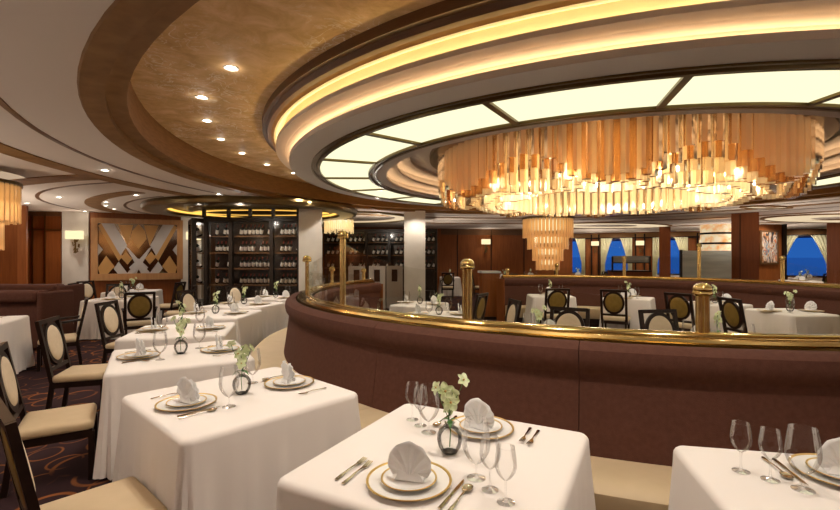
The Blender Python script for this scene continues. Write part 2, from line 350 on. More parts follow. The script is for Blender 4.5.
o = MB().lathe([(4.485, 2.90), (4.45, 2.90)], 96, C3).build('cove_light', 'led_yellow'); tag(o, 'bright yellow upper cove light running round the hanging ceiling drum', 'cove light')
o = MB().lathe([(4.34, 2.772), (4.31, 2.772)], 96, C3).build('cove_light', 'led_peach'); tag(o, 'peach lower cove light just outside the glowing panel ring', 'cove light')
o = MB().lathe([(3.165, 2.777), (3.12, 2.777)], 96, C3).build('cove_light', 'led_inner'); tag(o, 'warm lower cove light inside the ceiling well around the crystal chandelier', 'cove light')
o = MB().lathe([(3.015, 2.92), (2.965, 2.92)], 96, C3).build('cove_light', 'led_inner'); tag(o, 'warm upper cove light inside the ceiling well above the crystal chandelier', 'cove light')
# soffit colour of the lower faces
# ring light
rl = empty('ring_ceiling_light', (CX, CY, 2.76), 0, 'large glowing ring of cream light panels in brass frame around the crystal chandelier', 'ceiling light')
NP = 19; ST = 360/NP; A0 = 219.0
def ringpart(nm, prof, mt, a0=0, a1=360, n=128):
    return MB().arc_solid([(r_, z-2.76) for r_, z in prof], n, (0, 0, 0), a0, a1).build(nm, mt, rl) if a1-a0 < 359 else MB().lathe([(r_, z-2.76) for r_, z in prof+prof[:1]], n, (0, 0, 0), smooth=False).build(nm, mt, rl)
ringpart('outer_frame', [(4.10, 2.76), (4.10, 2.735), (4.075, 2.735), (4.07, 2.75), (4.035, 2.75), (4.03, 2.728), (3.99, 2.728), (3.985, 2.76)], 'bronze')
ringpart('inner_frame', [(3.35, 2.76), (3.345, 2.728), (3.31, 2.728), (3.305, 2.75), (3.27, 2.75), (3.265, 2.735), (3.235, 2.735), (3.235, 2.76)], 'bronze')
for i in range(NP):
    a = A0+i*ST
    ringpart('light_panel', [(3.35, 2.752), (3.99, 2.752), (3.99, 2.775), (3.35, 2.775)], 'panel_light', a+.35, a+ST-.35, 6)
    ra = math.radians(a); MB().bar((3.33*math.cos(ra), 3.33*math.sin(ra), -.012), (4.0*math.cos(ra), 4.0*math.sin(ra), -.012), .055, .035).build('divider', 'bronze', rl)
# crystal chandelier
ch = empty('crystal_chandelier', (CX+.09, CY-.07, 3.04), 0, 'huge round chandelier of hanging crystal tubes in waves, under the glowing ceiling ring', 'chandelier')
MB().lathe([(2.55, .04), (2.55, -.02), (1.3, -.02), (1.3, .04)], 96, (0, 0, 0), smooth=False).build('mounting_plate', 'bronze', ch)
rest = MB(); nsep = 0
def tube_at(mb_, a, r_, zb, wd, mt):
    mb_.use(mt); ra = math.radians(a); x, y = r_*math.cos(ra), r_*math.sin(ra); n = 6; V = []
    for z in (-.03, zb-3.04):
        for k in range(n): V.append((x+wd/2*math.cos(2*PI*k/n+ra), y+wd/2*math.sin(2*PI*k/n+ra), z))
    F = [(k, (k+1) % n, n+(k+1) % n, n+k) for k in range(n)]+[tuple(range(n, 2*n))]
    mb_.add(V, F, False)
RINGS = [(2.38, 104, 2.535, .15, 'crystal_outer', .094), (2.27, 104, 2.445, .105, 'crystal_shaded', .11), (2.12, 98, 2.40, .055, 'crystal_mid', .09), (1.96, 92, 2.37, -.03, 'crystal_mid', .09),
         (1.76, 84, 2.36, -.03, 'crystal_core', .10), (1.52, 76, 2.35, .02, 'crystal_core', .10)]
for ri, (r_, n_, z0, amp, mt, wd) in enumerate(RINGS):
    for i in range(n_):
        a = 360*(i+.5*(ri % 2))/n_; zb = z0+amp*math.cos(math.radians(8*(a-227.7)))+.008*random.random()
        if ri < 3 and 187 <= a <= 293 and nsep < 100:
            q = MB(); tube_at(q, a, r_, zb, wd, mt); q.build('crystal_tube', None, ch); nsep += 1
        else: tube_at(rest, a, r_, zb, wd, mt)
rest.build('remaining_crystal_tube', None, ch)['kind'] = 'stuff'
for i in range(10):
    a = 36*i; q = P(a, 1.3, 2.5); point(q, 5, .06)
for i in range(14):
    a = 360/14*i+10; q = P(a, 2.04, 2.50); point(q, 2.2, .03, (1, .9, .76))
point((CX, CY, 2.45), 14, .2)

# flat bands and thin grooves on the painted ceiling
tn = [5]
def band(c, r0, r1, a0, a1, mt='band_wood', drop=.012, n=64):
    o = MB().arc_solid([(r0, H-drop), (r1, H-drop), (r1, H+.01), (r0, H+.01)], n, (c[0], c[1], 0), a0, a1, False).build('trim_%d' % tn[0], mt); tn[0] += 1; struct(o); return o
band(C3, 6.64, 6.69, 0, 360, 'dark_wood_ring', .006, 128)
band(C3, 7.25, 7.53, 0, 360, n=128)
band((-3.67, 12.17), 5.0, 5.06, 150, 256, 'dark_wood_ring', .006)
band((-2.98, 13.1), 5.08, 5.38, 150, 245)
band((-2.98, 13.1), 4.60, 4.66, 150, 243, 'dark_wood_ring', .006)
band((-2.96, 15.09), 8.35, 8.75, 222, 257)
band(C3, 9.6, 9.9, 5, 105); band(C3, 11.6, 11.65, 5, 105, 'dark_wood_ring', .006); band(C3, 13.2, 13.6, 5, 100)
band(C3, 8.4, 8.45, 5, 105, 'dark_wood_ring', .006)

# ------------------------------------------------------------------ setting: walls
def wall(name, pts, mt, th=.15, z0=0, z1=H+.02):
    m_ = MB()
    for a, b in zip(pts, pts[1:]):
        d = Vector((b[0]-a[0], b[1]-a[1], 0)); n_ = Vector((-d.y, d.x, 0)).normalized()*th/2; L = d.length
        c = (Vector((a[0]+b[0], a[1]+b[1], 0)))/2+n_
        m_.box((c.x, c.y, (z0+z1)/2), (L, th, z1-z0), math.atan2(d.y, d.x))
    o = m_.build(name, mt); return struct(o)
tr = [40]
def wtrim(pts, z0, z1, mt, th=.03, off=.012):
    o = wall('trim_%d' % tr[0], [(p[0], p[1]-off) for p in pts], mt, th, z0, z1); tr[0] += 1; return o
# left side, running back and then right (interior lies on the south side)
wall('wall_left', [(-14.5, 10.2), (-9.25, 10.6)], 'rust_wood')
wall('wall_left_return', [(-9.18, 10.6), (-10.5, 12.1)], 'rust_wood')
wall('wall_left_back', [(-10.5, 12.02), (-9.55, 12.1)], 'rust_wood')
for x_ in (-10.25, -9.92): wtrim([(x_-.012, 12.03), (x_+.012, 12.03)], 0, 2.7, 'brass_dark', .03, .02)
wtrim([(-10.5, 12.0), (-9.55, 12.08)], 2.28, 2.31, 'brass_dark', .03, .015)
wtrim([(-10.5, 12.0), (-9.55, 12.08)], 2.66, 2.78, 'dark_wood_ring', .04, .015)
wall('wall_pilaster_left', [(-9.46, 12.02), (-8.86, 12.16)], 'stone', .3)
wall('wall_mirror', [(-8.9, 12.2), (-6.85, 13.15)], 'rust_wood')
wall('wall_pilaster_right', [(-6.82, 12.98), (-6.30, 13.1)], 'stone', .3)
wall('wall_side', [(-6.4, 13.0), (-6.1, 17.5)], 'dark_wood_ring')
wall('wall_far_left', [(-6.2, 17.5), (.9, 19.6)], 'rust_wood')
wall('wall_far_middle', [(.9, 19.6), (6.9, 20.6)], 'rust_wood')
for t_ in (.12, .37, .62, .86):
    x_ = .9+6*t_; y_ = 19.6+1.0*t_; wtrim([(x_-.02, y_), (x_+.02, y_)], 0, 2.75, 'black_wood', .03, .015)
wtrim([(.9, 19.6), (6.9, 20.6)], 2.52, 2.78, 'dark_wood_ring', .04, .015)
wall('wall_far_return', [(6.9, 20.6), (6.3, 24.6)], 'rust_wood')
wall('wall_right', [(20.4, 18.4), (20.4, -4.3)], 'rust_wood'); wall('wall_near', [(20.4, -4.3), (-14.4, -4.3)], 'rust_wood'); wall('wall_left_side', [(-14.4, -4.3), (-14.4, 10.3)], 'rust_wood')
# window wall
WA = Vector((7.2, 24.2, 0)); WU = Vector((.912, -.41, 0)).normalized(); WR = math.atan2(WU.y, WU.x); WN = Vector((-WU.y, WU.x, 0))
def WP(s_, z=0, off=0): p = WA+WU*s_+WN*off; return (p.x, p.y, z)
wins = [(.25, 1.45), (2.3, 3.65), (4.65, 6.05), (7.2, 8.5), (9.5, 11.5), (12.6, 14.0)]
spans = []; prev = -1.2
for a_, b_ in wins: spans.append((prev, a_)); prev = b_
spans.append((prev, 15.2))
m_ = MB()
for a_, b_ in spans: m_.box(WP((a_+b_)/2, 1.4, .08), (b_-a_, .16, 2.8), WR)
for a_, b_ in wins:
    m_.box(WP((a_+b_)/2, .35, .08), (b_-a_, .16, .7), WR); m_.box(WP((a_+b_)/2, 2.65, .08), (b_-a_, .16, .30), WR)
struct(m_.build('wall_window', 'rust_wood'))
m_ = MB(); m_.box(WP(7, 2.64, -.02), (16.4, .03, .20), WR); struct(m_.build('trim_60', 'band_wood'))
m_ = MB(); m_.box(WP(7, 2.50, -.03), (16.4, .05, .06), WR); struct(m_.build('trim_61', 'black_wood'))
for i, (a_, b_) in enumerate(wins):
    f = MB()
    for s_ in (a_+.02, b_-.02): f.box(WP(s_, 1.6, .05), (.05, .12, 1.8), WR)
    f.box(WP((a_+b_)/2, .72, .05), (b_-a_, .12, .05), WR); f.box(WP((a_+b_)/2, 2.48, .05), (b_-a_, .12, .05), WR)
    fo = struct(f.build('window_%d' % (i+1), 'black_wood'))
    g = MB().box(WP((a_+b_)/2, 1.6, .09), (b_-a_-.04, .012, 1.74), WR).build('pane', 'pane_glass', fo)
    for sgn, s0 in ((1, a_), (-1, b_)):                      # tied-back drapes
        c = MB(); rows = []; wtop, wbot = (b_-a_)*.42, (b_-a_)*.15
        for j in range(13):
            z = 2.5-1.9*j/12; q = max(0, min(1, (2.5-z)/1.25)); wd = wtop+(wbot-wtop)*q**.8; row = []
            for k_ in range(25): row.append(WP(s0+sgn*wd*k_/24-sgn*.05, z, -.10+.03*math.sin(k_*PI/2)))
            rows.append(row)
        c.loft(rows, False, False, True)
        side = 'left' if sgn == 1 else 'right'
        nm = ('first', 'second', 'third', 'fourth', 'widest', 'sixth')[i]
        tag(c.build('curtain', 'curtain'), 'olive drape at %s side of the %s sea window from the left' % (side, nm), 'curtain', 'drapes at the sea windows')
for s_ in (1.8, 2.15, 3.85, 4.25, 6.5, 6.95, 8.7, 9.3, 11.7, 12.3):
    struct(MB().box(WP(s_, 1.35, -.03), (.07, .06, 2.7), WR).build('trim_%d' % (70+int(s_*10)), 'black_wood'))

# columns
def column(px, py, wd, mt, name='column', rz=0, dp=None):
    m_ = MB(); m_.box((px, py, 1.40), (wd, dp or wd, 2.80), rz)
    o = m_.build(name, mt); struct(o)
    b = MB().box((px, py, .08), (wd+.04, (dp or wd)+.04, .16), rz).build('baseboard', 'dark_wood_ring', o)
    return o
column(-2.44, 10.15, .50, 'stone', 'column_stone', .234)
column(-.14, 12.35, .56, 'stone', 'column_stone', .0)
column(9.07, 12.7, .62, 'column_wood', 'column_wood', -.62); column(9.85, 18.3, .40, 'column_wood', 'column_wood', -.5); column(14.9, 16.2, .62, 'column_wood', 'column_wood', -.72)
for x_ in (8.56,):
    struct(MB().box((8.80, 12.51, 1.4), (.02, .02, 2.7), -.62).build('trim_33', 'black_wood'))
for s_ in (.9, 3.0, 5.4, 7.9, 10.5, 13.2): spot(WP(s_, 2.73, -1.1), 34, 120, .8, .03, rot=(math.radians(35), 0, WR))  # wash spots added to lift the dark curtains, without fittings
# painting wall
spot((12.75, 15.9, 2.74), 40, 90, .6, .03, rot=(math.radians(48), 0, .1))  # aimed spot added to brighten the canvas, without a fitting
wall('wall_painting', [(12.5, 16.95), (13.55, 17.05)], 'rust_wood', .12)
struct(MB().box((13.62, 17.05, 1.4), (.10, .2, 2.8)).build('trim_34', 'black_wood'))
pn = empty('painting', (12.98, 16.93, 1.92), math.atan2(.1, 1.05), 'framed abstract painting of orange, black and cream strokes beside the widest window', 'painting')
MB().box((0, -.02, 0), (.62, .02, 1.12)).build('canvas', 'painting_canvas', pn)
f = MB()
for sx_ in (-1, 1): f.box((sx_*.335, -.025, 0), (.06, .045, 1.26))
for sz_ in (-1, 1): f.box((0, -.025, sz_*.60), (.70, .045, .06))
f.build('frame', 'dark_wood_ring', pn)

# ------------------------------------------------------------------ downlights
def downlight():
    r_ = empty('downlight')
    MB().lathe([(.035, -.001), (.058, -.008), (.062, 0), (.062, .005)], 20, (0, 0, 0)).build('trim_ring', 'porcelain', r_)
    MB().lathe([(.036, -.003), (.0001, -.003)], 16, (0, 0, 0)).build('lens', 'bulb', r_); return r_
def kpt(px, py, z): d = (z-EYE)*455/(256-py); return ((px-420)/455*d, d, z)
marb = [(-1.565, 3.77, 3.16), (-2.14, 4.464, 3.16), (-2.453, 5.24, 3.16), (-2.654, 6.07, 3.16), (-2.696, 6.892, 3.16), (-2.609, 7.758, 3.16), (-2.37, 8.55, 3.16)]
for i, p in enumerate(marb):
    if i: point((p[0], p[1], 3.11), .2, .02)
    else: point((p[0], p[1], 3.11), .25, .02)
    inst('downlight', downlight, p, 0, 'small bright downlight in the veined stone ceiling, %s' % ('largest and nearest of the row', 'second from the nearest', 'third from the nearest', 'fourth from the nearest', 'fifth from the nearest', 'sixth from the nearest', 'last of the row beside the hanging drum')[i], 'downlight', 'downlights curving across the stone ceiling')
flat = [((105, 170), 'alone between the wood band and the thin groove, nearest'), ((219, 194), 'over the wine cabinet canopy'), ((136, 195), 'between the thin arc and the wood band'), ((156, 216), 'above the right corner of the mirror panel'),
        ((59, 197), 'inside the open thin arc at far left'), ((27, 203), 'beside the left tiered chandelier'), ((85, 211), 'above the left stone pilaster'), ((106, 202), 'upper one of the close pair above the mirror panel'), ((106, 205.5), 'lower one of the close pair above the mirror panel'), ((114, 209), 'just right of the close pair above the mirror panel')]
for (px, py), d_ in flat:
    p = kpt(px, py, H); point((p[0], p[1], H-.05), .15, .02)
    inst('downlight', downlight, (p[0], p[1], H-.002), 0, 'small downlight in the painted ceiling, '+d_, 'downlight', 'downlights in the painted ceiling')

# ------------------------------------------------------------------ wine room canopy and cabinets
cn = empty('wine_canopy', (-4.05, 11.3, 2.70), 0, 'oval bronze canopy with amber glow over the wine cabinets', 'canopy')
MB().lathe([(2.45, .08), (2.47, .02), (2.45, -.05), (2.38, -.07), (2.02, -.07), (2.0, -.03), (2.0, .05), (1.55, .05), (1.52, -.02), (.01, -.02)], 96, (0, 0, 0), smooth=False).build('bronze_ring', 'bronze', cn)
MB().lathe([(1.96, -.01), (1.90, .03)], 96, (0, 0, 0)).build('glow_strip', 'amber_glow', cn)
MB().lathe([(.80, -.03), (.66, -.03)], 64, (.1, .05, 0), sxy=(2.1, .95)).build('inner_glow_strip', 'amber_glow', cn)
def bottle():
    r_ = MB()
    prof = [(.0001, 0), (.036, 0), (.037, .02), (.037, .19), (.03, .215), (.014, .235), (.013, .30), (.0001, .30)]
    r_.use('bottle_glass').lathe(prof[:6], 10); r_.use('foil').lathe(prof[5:], 8); r_.use('label_white').lathe([(.0385, .045), (.0385, .165)], 10)
    # laid back on the shelf with its label up
    M = Matrix.Rotation(math.radians(30), 4, 'Y') @ Matrix.Rotation(math.radians(30), 4, 'X')
    r_.v = [tuple(M @ Vector(v)) for v in r_.v]
    return r_.build('wine_bottle')
def cabinet(p0, p1, z0, z1, bays, label, shelves, lab, back=True, per=.098, lean=True):
    """row of glazed bays from p0 to p1; local x runs along the front, y goes back"""
    a, b = Vector((*p0, 0)), Vector((*p1, 0)); L = (b-a).length; rz = math.atan2(b.y-a.y, b.x-a.x)
    t = empty('wine_cabinet', (a.x, a.y, 0), rz, label, 'wine cabinet'); D = .42
    x = 0; xs = [0]
    for f_ in bays: x += f_*L; xs.append(x)
    for x in xs: MB().box((x, .05, z1/2), (.085, .10, z1)).build('post', 'black_wood', t)
    MB().box((L/2, D/2, z1-.05), (L, D, .10)).build('header', 'black_wood', t); MB().box((L/2, D/2, .25), (L, D, .5)).build('plinth', 'black_wood', t)
    if back: MB().box((L/2, D, z1/2), (L, .02, z1)).build('back_panel', 'shelf_back', t)
    for i in range(len(bays)):
        x0, x1 = xs[i]+.04, xs[i+1]-.04
        MB().box(((x0+x1)/2, .02, (z1+.4)/2), (x1-x0, .008, z1-.6)).build('door_pane', 'cabinet_glass', t)
        for si, zs in enumerate(shelves):
            MB().box(((x0+x1)/2, D/2+.04, zs), (x1-x0, D-.1, .025)).build('shelf', 'dark_wood_ring', t)
            n_ = int((x1-x0-.06)/per)
            for k_ in range(n_):
                if random.random() < .10: continue
                q = Matrix.Rotation(rz, 4, 'Z') @ Vector((x0+.06+per*(k_+.5), .22, zs+.04)); 
                inst('bottle', bottle, (a.x+q.x, a.y+q.y, q.z), rz+(.12*(random.random()-.5)), 'white labelled wine bottle, %s shelf, %s' % (('top', 'second', 'third', 'fourth', 'lowest')[si], lab[i]), 'wine bottle', 'wine bottles on the %s shelf of the %s' % (('top', 'second', 'third', 'fourth', 'lowest')[si], lab[i]))
    return t
SH = (2.06, 1.67, 1.30, .92)
cabinet((-5.92, 11.62), (-5.42, 10.80), 0, 2.50, [1], 'narrow angled left end of the dark wine cabinet beside the stone pilaster', SH, ['narrow angled wine cabinet'])
cabinet((-5.00, 10.60), (-2.76, 10.35), 0, 2.50, [.27, .44, .29], 'wide dark glazed wine cabinet between pilaster and stone column', SH, ['left bay of the wide wine cabinet', 'middle bay of the wide wine cabinet', 'right bay of the wide wine cabinet'])
m_ = MB()
cabinet((-3.2, 14.6), (.5, 14.3), 0, 2.45, [.2, .2, .2, .2, .2], 'dark wine wall seen behind the two stone columns', (2.03, 1.62, 1.20), ['first bay of the rear wine wall', 'second bay of the rear wine wall', 'third bay of the rear wine wall', 'fourth bay of the rear wine wall', 'fifth bay of the rear wine wall'], per=.15)
for x_ in (-5.02, -4.42, -3.9, -3.35, -2.76):                 # clerestory mullions up to the canopy
    struct(MB().box((x_, 10.58-.11*(x_+5.02), 2.62), (.07, .07, .26)).build('trim_%d' % (200+int(-x_*10)), 'black_wood'))
point((-3.8, 9.6, 2.4), 5, .05); point((-1.2, 13.2, 2.3), 12, .05)  # fill points added in front of the wine cabinets
for x_, y_ in ((-4.6, 10.30), (-3.9, 10.2), (-3.1, 10.15)): spot((x_, y_-.55, 2.62), 30, 100, .8, .03, rot=(math.radians(25), 0, 0))  # spots added so the bottle labels show brighter, no fittings modelled
rc = empty('recessed_cove_light', (-2.3, 13.8, 2.76), 0, 'round glowing ceiling cove seen between the two stone columns', 'cove light')
MB().lathe([(1.95, 0), (1.55, .0)], 64, (0, 0, 0)).build('glow_ring', 'cream_glow', rc)
MB().lathe([(2.05, .02), (2.05, -.03), (1.95, -.03), (1.95, .02)], 64, (0, 0, 0), smooth=False).build('rim', 'bronze', rc)

# ------------------------------------------------------------------ tiered chandeliers
def tiered(loc, tiers, label, strands, mt='amber_strand', cat='chandelier'):
    t = empty('tiered_chandelier', loc, 0, label, cat)
    MB().lathe([(tiers[0][0]+.03, .04), (tiers[0][0]+.03, 0), (.05, 0), (.05, .04)], 48, smooth=False).build('canopy_plate', 'bronze', t)
    for i, (r_, z0, z1) in enumerate(tiers):
        m_ = MB(); n_ = int(strands*r_)
        for k_ in range(n_):
            a = 2*PI*k_/n_; x, y = r_*math.cos(a), r_*math.sin(a); wd = PI*r_/n_*.75
            m_.box((x, y, (z0+z1)/2+.015*(k_ % 2)), (wd*.6, wd*2, z0-z1), a)
        m_.build('strand_tier', mt, t)
        MB().lathe([(r_+.01, z0+.02), (r_+.01, z0-.015), (r_-.02, z0-.015), (r_-.02, z0+.02)], 40, smooth=False).build('tier_ring', 'bronze', t)
        MB().lathe([(r_-.16, z0-.05), (r_-.16, z1+(z0-z1)*.45)], 32).build('lit_core', 'shade_glow', t)
    return t
tiered((3.9, 13.9, 2.72), [(.74, 0, -.57), (.60, -.46, -.92), (.45, -.84, -1.27), (.34, -1.18, -1.55)], 'four tiered amber strand chandelier hanging beyond the brass railing in the middle', 60)
tiered((-6.33, 6.0, 2.58), [(.80, 0, -.52), (.62, -.50, -.90)], 'tiered amber strand chandelier cut off by the left edge', 70)
o = MB().lathe([(1.2, H-.005), (1.0, H-.004), (.01, H-.004)], 48, (-7.0, 6.3, 0)).build('glowing_cove', 'soft_glow'); tag(o, 'pale glowing round cove in the ceiling over the left tiered chandelier', 'cove light')
point((-6.33, 6.0, 2.15), 14, .04)
tt = empty('crystal_pendant', (-2.42, 13.6, 2.68), 0, 'small bright crystal pendant seen just right of the first stone column', 'pendant')
m_ = MB()
for k_ in range(44):
    a = 2*PI*k_/44; m_.box((.42*math.cos(a), .42*math.sin(a), -.16-.05*(k_ % 3)), (.035, .035, .30), a)
m_.build('crystal_strand_ring', 'crystal_core', tt); MB().lathe([(.45, .03), (.45, 0), (.3, 0), (.3, .03)], 32, smooth=False).build('frame_ring', 'bronze', tt)
MB().lathe([(.36, -.02), (.36, -.26)], 24).build('lit_core', 'shade_glow', tt)
on = empty('onyx_lamp', (9.3, 14.25, 0), 0, 'large lit onyx drum lamp with two dark bands left of the wide wood column', 'lamp')
for z0, z1 in ((2.58, 2.33), (2.27, 2.02), (1.96, 1.70)): MB().lathe([(.0001, z0+.02), (.45, z0), (.46, (z0+z1)/2), (.45, z1), (.0001, z1)], 40).build('onyx_drum', 'lit_onyx', on)
for z in (2.30, 1.99): MB().lathe([(.44, z+.03), (.47, z+.03), (.47, z-.03), (.44, z-.03)], 40, smooth=False).build('band', 'black_wood', on)
MB().box((0, 0, .85), (.6, .5, 1.70)).build('pedestal', 'column_wood', on)
# ceiling coves over the far right
for i, (x_, y_, r0, r1, sy_, l_) in enumerate(((7.2, 17.6, 2.6, 1.3, .55, 'long glowing cove in the ceiling before the sea windows'), (13.5, 14.2, 3.0, 1.4, .5, 'wide glowing oval cove in the ceiling above the painting'), (8.3, 10.9, .6, .3, .4, 'short bright cove strip in the ceiling just right of the crystal chandelier'))):
    t = empty('oval_cove_light', (x_, y_, H-.012), .25, l_, 'cove light')
    MB().lathe([(r0, 0), (r1, 0)], 64, sxy=(1, sy_)).build('glow_ring', 'cream_glow', t); MB().lathe([(r0+.14, .02), (r0+.14, -.02), (r0, -.02)], 64, sxy=(1, sy_), smooth=False).build('rim', 'band_wood', t)

# sconces
def sconce():
    t = empty('wall_sconce')
    MB().box((0, -.10, .12), (.36, .16, .22)).build('shade', 'shade_glow', t)
    m_ = MB(); rnd = random.Random(3)
    for k_ in range(14):
        x, z = rnd.uniform(-.09, .09), rnd.uniform(-.36, -.02); m_.bar((x, -.05, z), (x+rnd.uniform(-.06, .06), -.06, z+rnd.uniform(.08, .14)), .018, .018)
    m_.bar((0, -.05, -.36), (0, -.05, .04), .03, .03); m_.build('bracket', 'bronze', t); return t
for loc, rz, l_, pw in (((-9.06, 12.0, 2.03), .2, 'lit rectangular wall sconce with tangled bronze bracket on the left stone pilaster', 5), ((-6.50, 12.93, 2.05), 1.1, 'lit wall sconce on the stone pilaster beside the wine cabinets', 5),
                    ((2.85, 19.87, 2.1), .16, 'lit wall sconce alone on the far wood panelled wall', 6), (WP(1.98, 2.12, -.03), WR, 'lit wall sconce between the first and second sea windows', 3), (WP(4.05, 2.12, -.03), WR, 'lit wall sconce between the second and third sea windows', 3), (WP(6.75, 2.12, -.03), WR, 'lit wall sconce right of the third sea window, behind the railing post', 3)):
    inst('sconce', sconce, loc, rz, l_, 'wall sconce', 'lit wall sconces'); M = Matrix.Rotation(rz, 4, 'Z') @ Vector((0, -.3, .2)); point((loc[0]+M.x, loc[1]+M.y, loc[2]+.12), pw, .08)

# mirror panel with diamond lattice (wall frame)
a_, b_ = Vector((-8.78, 12.16, 0)), Vector((-6.80, 13.06, 0)); L = (b_-a_).length; rz = math.atan2(b_.y-a_.y, b_.x-a_.x)
mp_ = empty('decorative_mirror_panel', (a_.x, a_.y, 0), rz, 'wood framed wall mirror overlaid with grey diagonals and golden diamonds', 'wall panel')
Z0, Z1 = .94, 2.62; FW = .15; OY = -.04
for nm, c, d in (('frame', (FW/2, OY, (Z0+Z1)/2), (FW, .08, Z1-Z0)), ('frame', (L-FW/2, OY, (Z0+Z1)/2), (FW, .08, Z1-Z0)), ('frame', (L/2, OY, Z1-.07), (L-2*FW, .08, .14)), ('frame', (L/2, OY, Z0+.09), (L-2*FW, .08, .18))):
    MB().box(c, d).build(nm, 'frame_wood', mp_)
x0, x1, z0, z1 = FW, L-FW, Z0+.18, Z1-.14; Wd, Hh = x1-x0, z1-z0
MB().box((L/2, -.012, (z0+z1)/2), (Wd, .01, Hh)).build('mirror', 'mirror', mp_)
def poly(pts, mt, nm, y):    # pts in unit panel coordinates
    P2 = [(x0+Wd*u, z0+Hh*v) for u, v in pts]; n = len(P2)
    V = [(x, y, z) for x, z in P2]+[(x, y-.014, z) for x, z in P2]
    MB().add(V, [tuple(range(n)), tuple(range(2*n-1, n-1, -1))]+[((i+1) % n, i, n+i, n+(i+1) % n) for i in range(n)]).build(nm, mt, mp_)
for mir in (0, 1):
    X = (lambda pts: [(1-u, v) for u, v in pts][::-1]) if mir else (lambda pts: pts)
    poly(X([(.04, 1), (.19, 1), (.355, .57), (.275, .36)]), 'silver_leaf', 'grey_diagonal', -.030+.003*mir)
    poly(X([(.0, .95), (.04, 1), (.30, .35), (.25, .25)]), 'gold_leaf', 'gold_strip', -.026)
    poly(X([(.325, .56), (.375, .50), (.65, 0), (.53, 0)]), 'silver_leaf', 'grey_diagonal', -.022+.003*mir)
    poly(X([(.245, .98), (.43, .98), (.36, .56)]), 'gold_leaf', 'gold_triangle', -.034)
    poly(X([(.34, .45), (.42, .30), (.36, .18), (.28, .32)]), 'gold_leaf', 'gold_diamond', -.036)
    poly(X([(0, .12), (.10, .36), (.20, .14), (.12, 0), (.02, 0)]), 'gold_leaf', 'gold_diamond', -.036)
    poly(X([(.19, .10), (.25, .24), (.36, 0), (.24, 0)]), 'silver_leaf', 'grey_diamond', -.033)
    poly(X([(0, .36), (.06, .48), (0, .60)]), 'silver_leaf', 'grey_triangle', -.033)
poly([(.42, .86), (.50, 1), (.58, .86), (.60, .70), (.50, .50), (.40, .70)], 'gold_leaf', 'gold_diamond', -.038)
poly([(.38, .12), (.5, .30), (.62, .12), (.56, 0), (.50, .12), (.44, 0)], 'silver_leaf', 'grey_chevron', -.039)

# ------------------------------------------------------------------ round seating island
def ringobj(parent, nm, prof, mt, a0, a1, n): return MB().arc_solid(prof, n, C3, a0, a1).build(nm, mt, parent)
OUT_BACK = [(4.285, .42), (4.43, .42), (4.40, .62), (4.375, .80), (4.365, .90), (4.38, .915), (4.405, .95), (4.415, 1.0), (4.405, 1.05), (4.37, 1.08), (4.33, 1.09), (4.29, 1.08), (4.285, .9)]
IN_BACK = [(4.08, .42), (3.93, .42), (3.96, .62), (3.98, .80), (3.99, .90), (3.965, .93), (3.94, .98), (3.945, 1.04), (3.98, 1.075), (4.03, 1.085), (4.075, 1.07), (4.08, .9)]
def banq(name_l, a0, a1, outer, seats, label):
    t = empty('curved_banquette', (0, 0, 0), 0, label, 'banquette')
    n = max(6, int((a1-a0)/2.0)); e = .25
    q = (a1-a0)/seats
    for i in range(seats):
        b0, b1 = a0+i*q, a0+(i+1)*q
        if outer:
            ringobj(t, 'backrest', OUT_BACK, 'burgundy', b0, b1-.06, 12)
            ringobj(t, 'seat_cushion', [(4.34, .20), (4.78, .20), (4.81, .24), (4.81, .42), (4.78, .45), (4.70, .462), (4.45, .45), (4.34, .43)], 'cream_leather', b0, b1-.06, 12)
        else:
            ringobj(t, 'backrest', IN_BACK[::-1], 'burgundy', b0, b1-.06, 12)
            ringobj(t, 'seat_cushion', [(3.92, .20), (3.92, .43), (3.90, .45), (3.7, .462), (3.60, .45), (3.57, .42), (3.57, .24), (3.60, .20)], 'cream_leather', b0, b1-.06, 12)
    if outer: ringobj(t, 'base', [(4.3, 0), (4.74, 0), (4.74, .205), (4.3, .205)], 'chair_wood', a0, a1, n)
    else: ringobj(t, 'base', [(3.65, 0), (3.65, .205), (4.04, .205), (4.04, 0)], 'chair_wood', a0, a1, n)
    return t
banq('outer_near', 148.5, 280.5+7, True, 7, 'long burgundy curved banquette with cream seat facing the foreground tables')
banq('inner_near', 148, 288, False, 7, 'curved burgundy banquette on the inner side of the near brass railing')
banq('inner_far', -38, 99, False, 7, 'curved burgundy banquette with cream seat below the far brass railing')
def partition(a0, a1, l_):
    t = empty('low_partition', (0, 0, 0), 0, l_, 'partition'); n = int((a1-a0)/2)
    ringobj(t, 'core', [(4.09, 0), (4.26, 0), (4.26, 1.06), (4.09, 1.06)], 'chair_wood', a0, a1, n)
    for a, b in ((a0-.02, a0+.3), (a1-.3, a1+.02)): ringobj(t, 'end_panel', [(3.93, 0), (4.44, 0), (4.44, 1.06), (3.93, 1.06)], 'rust_wood', a, b, 1)
    return t
partition(147.6, 288.4, 'low partition with wood end panel between the two near banquettes'); partition(-38.4, 99.4, 'low partition with wood end panel behind the far banquette')
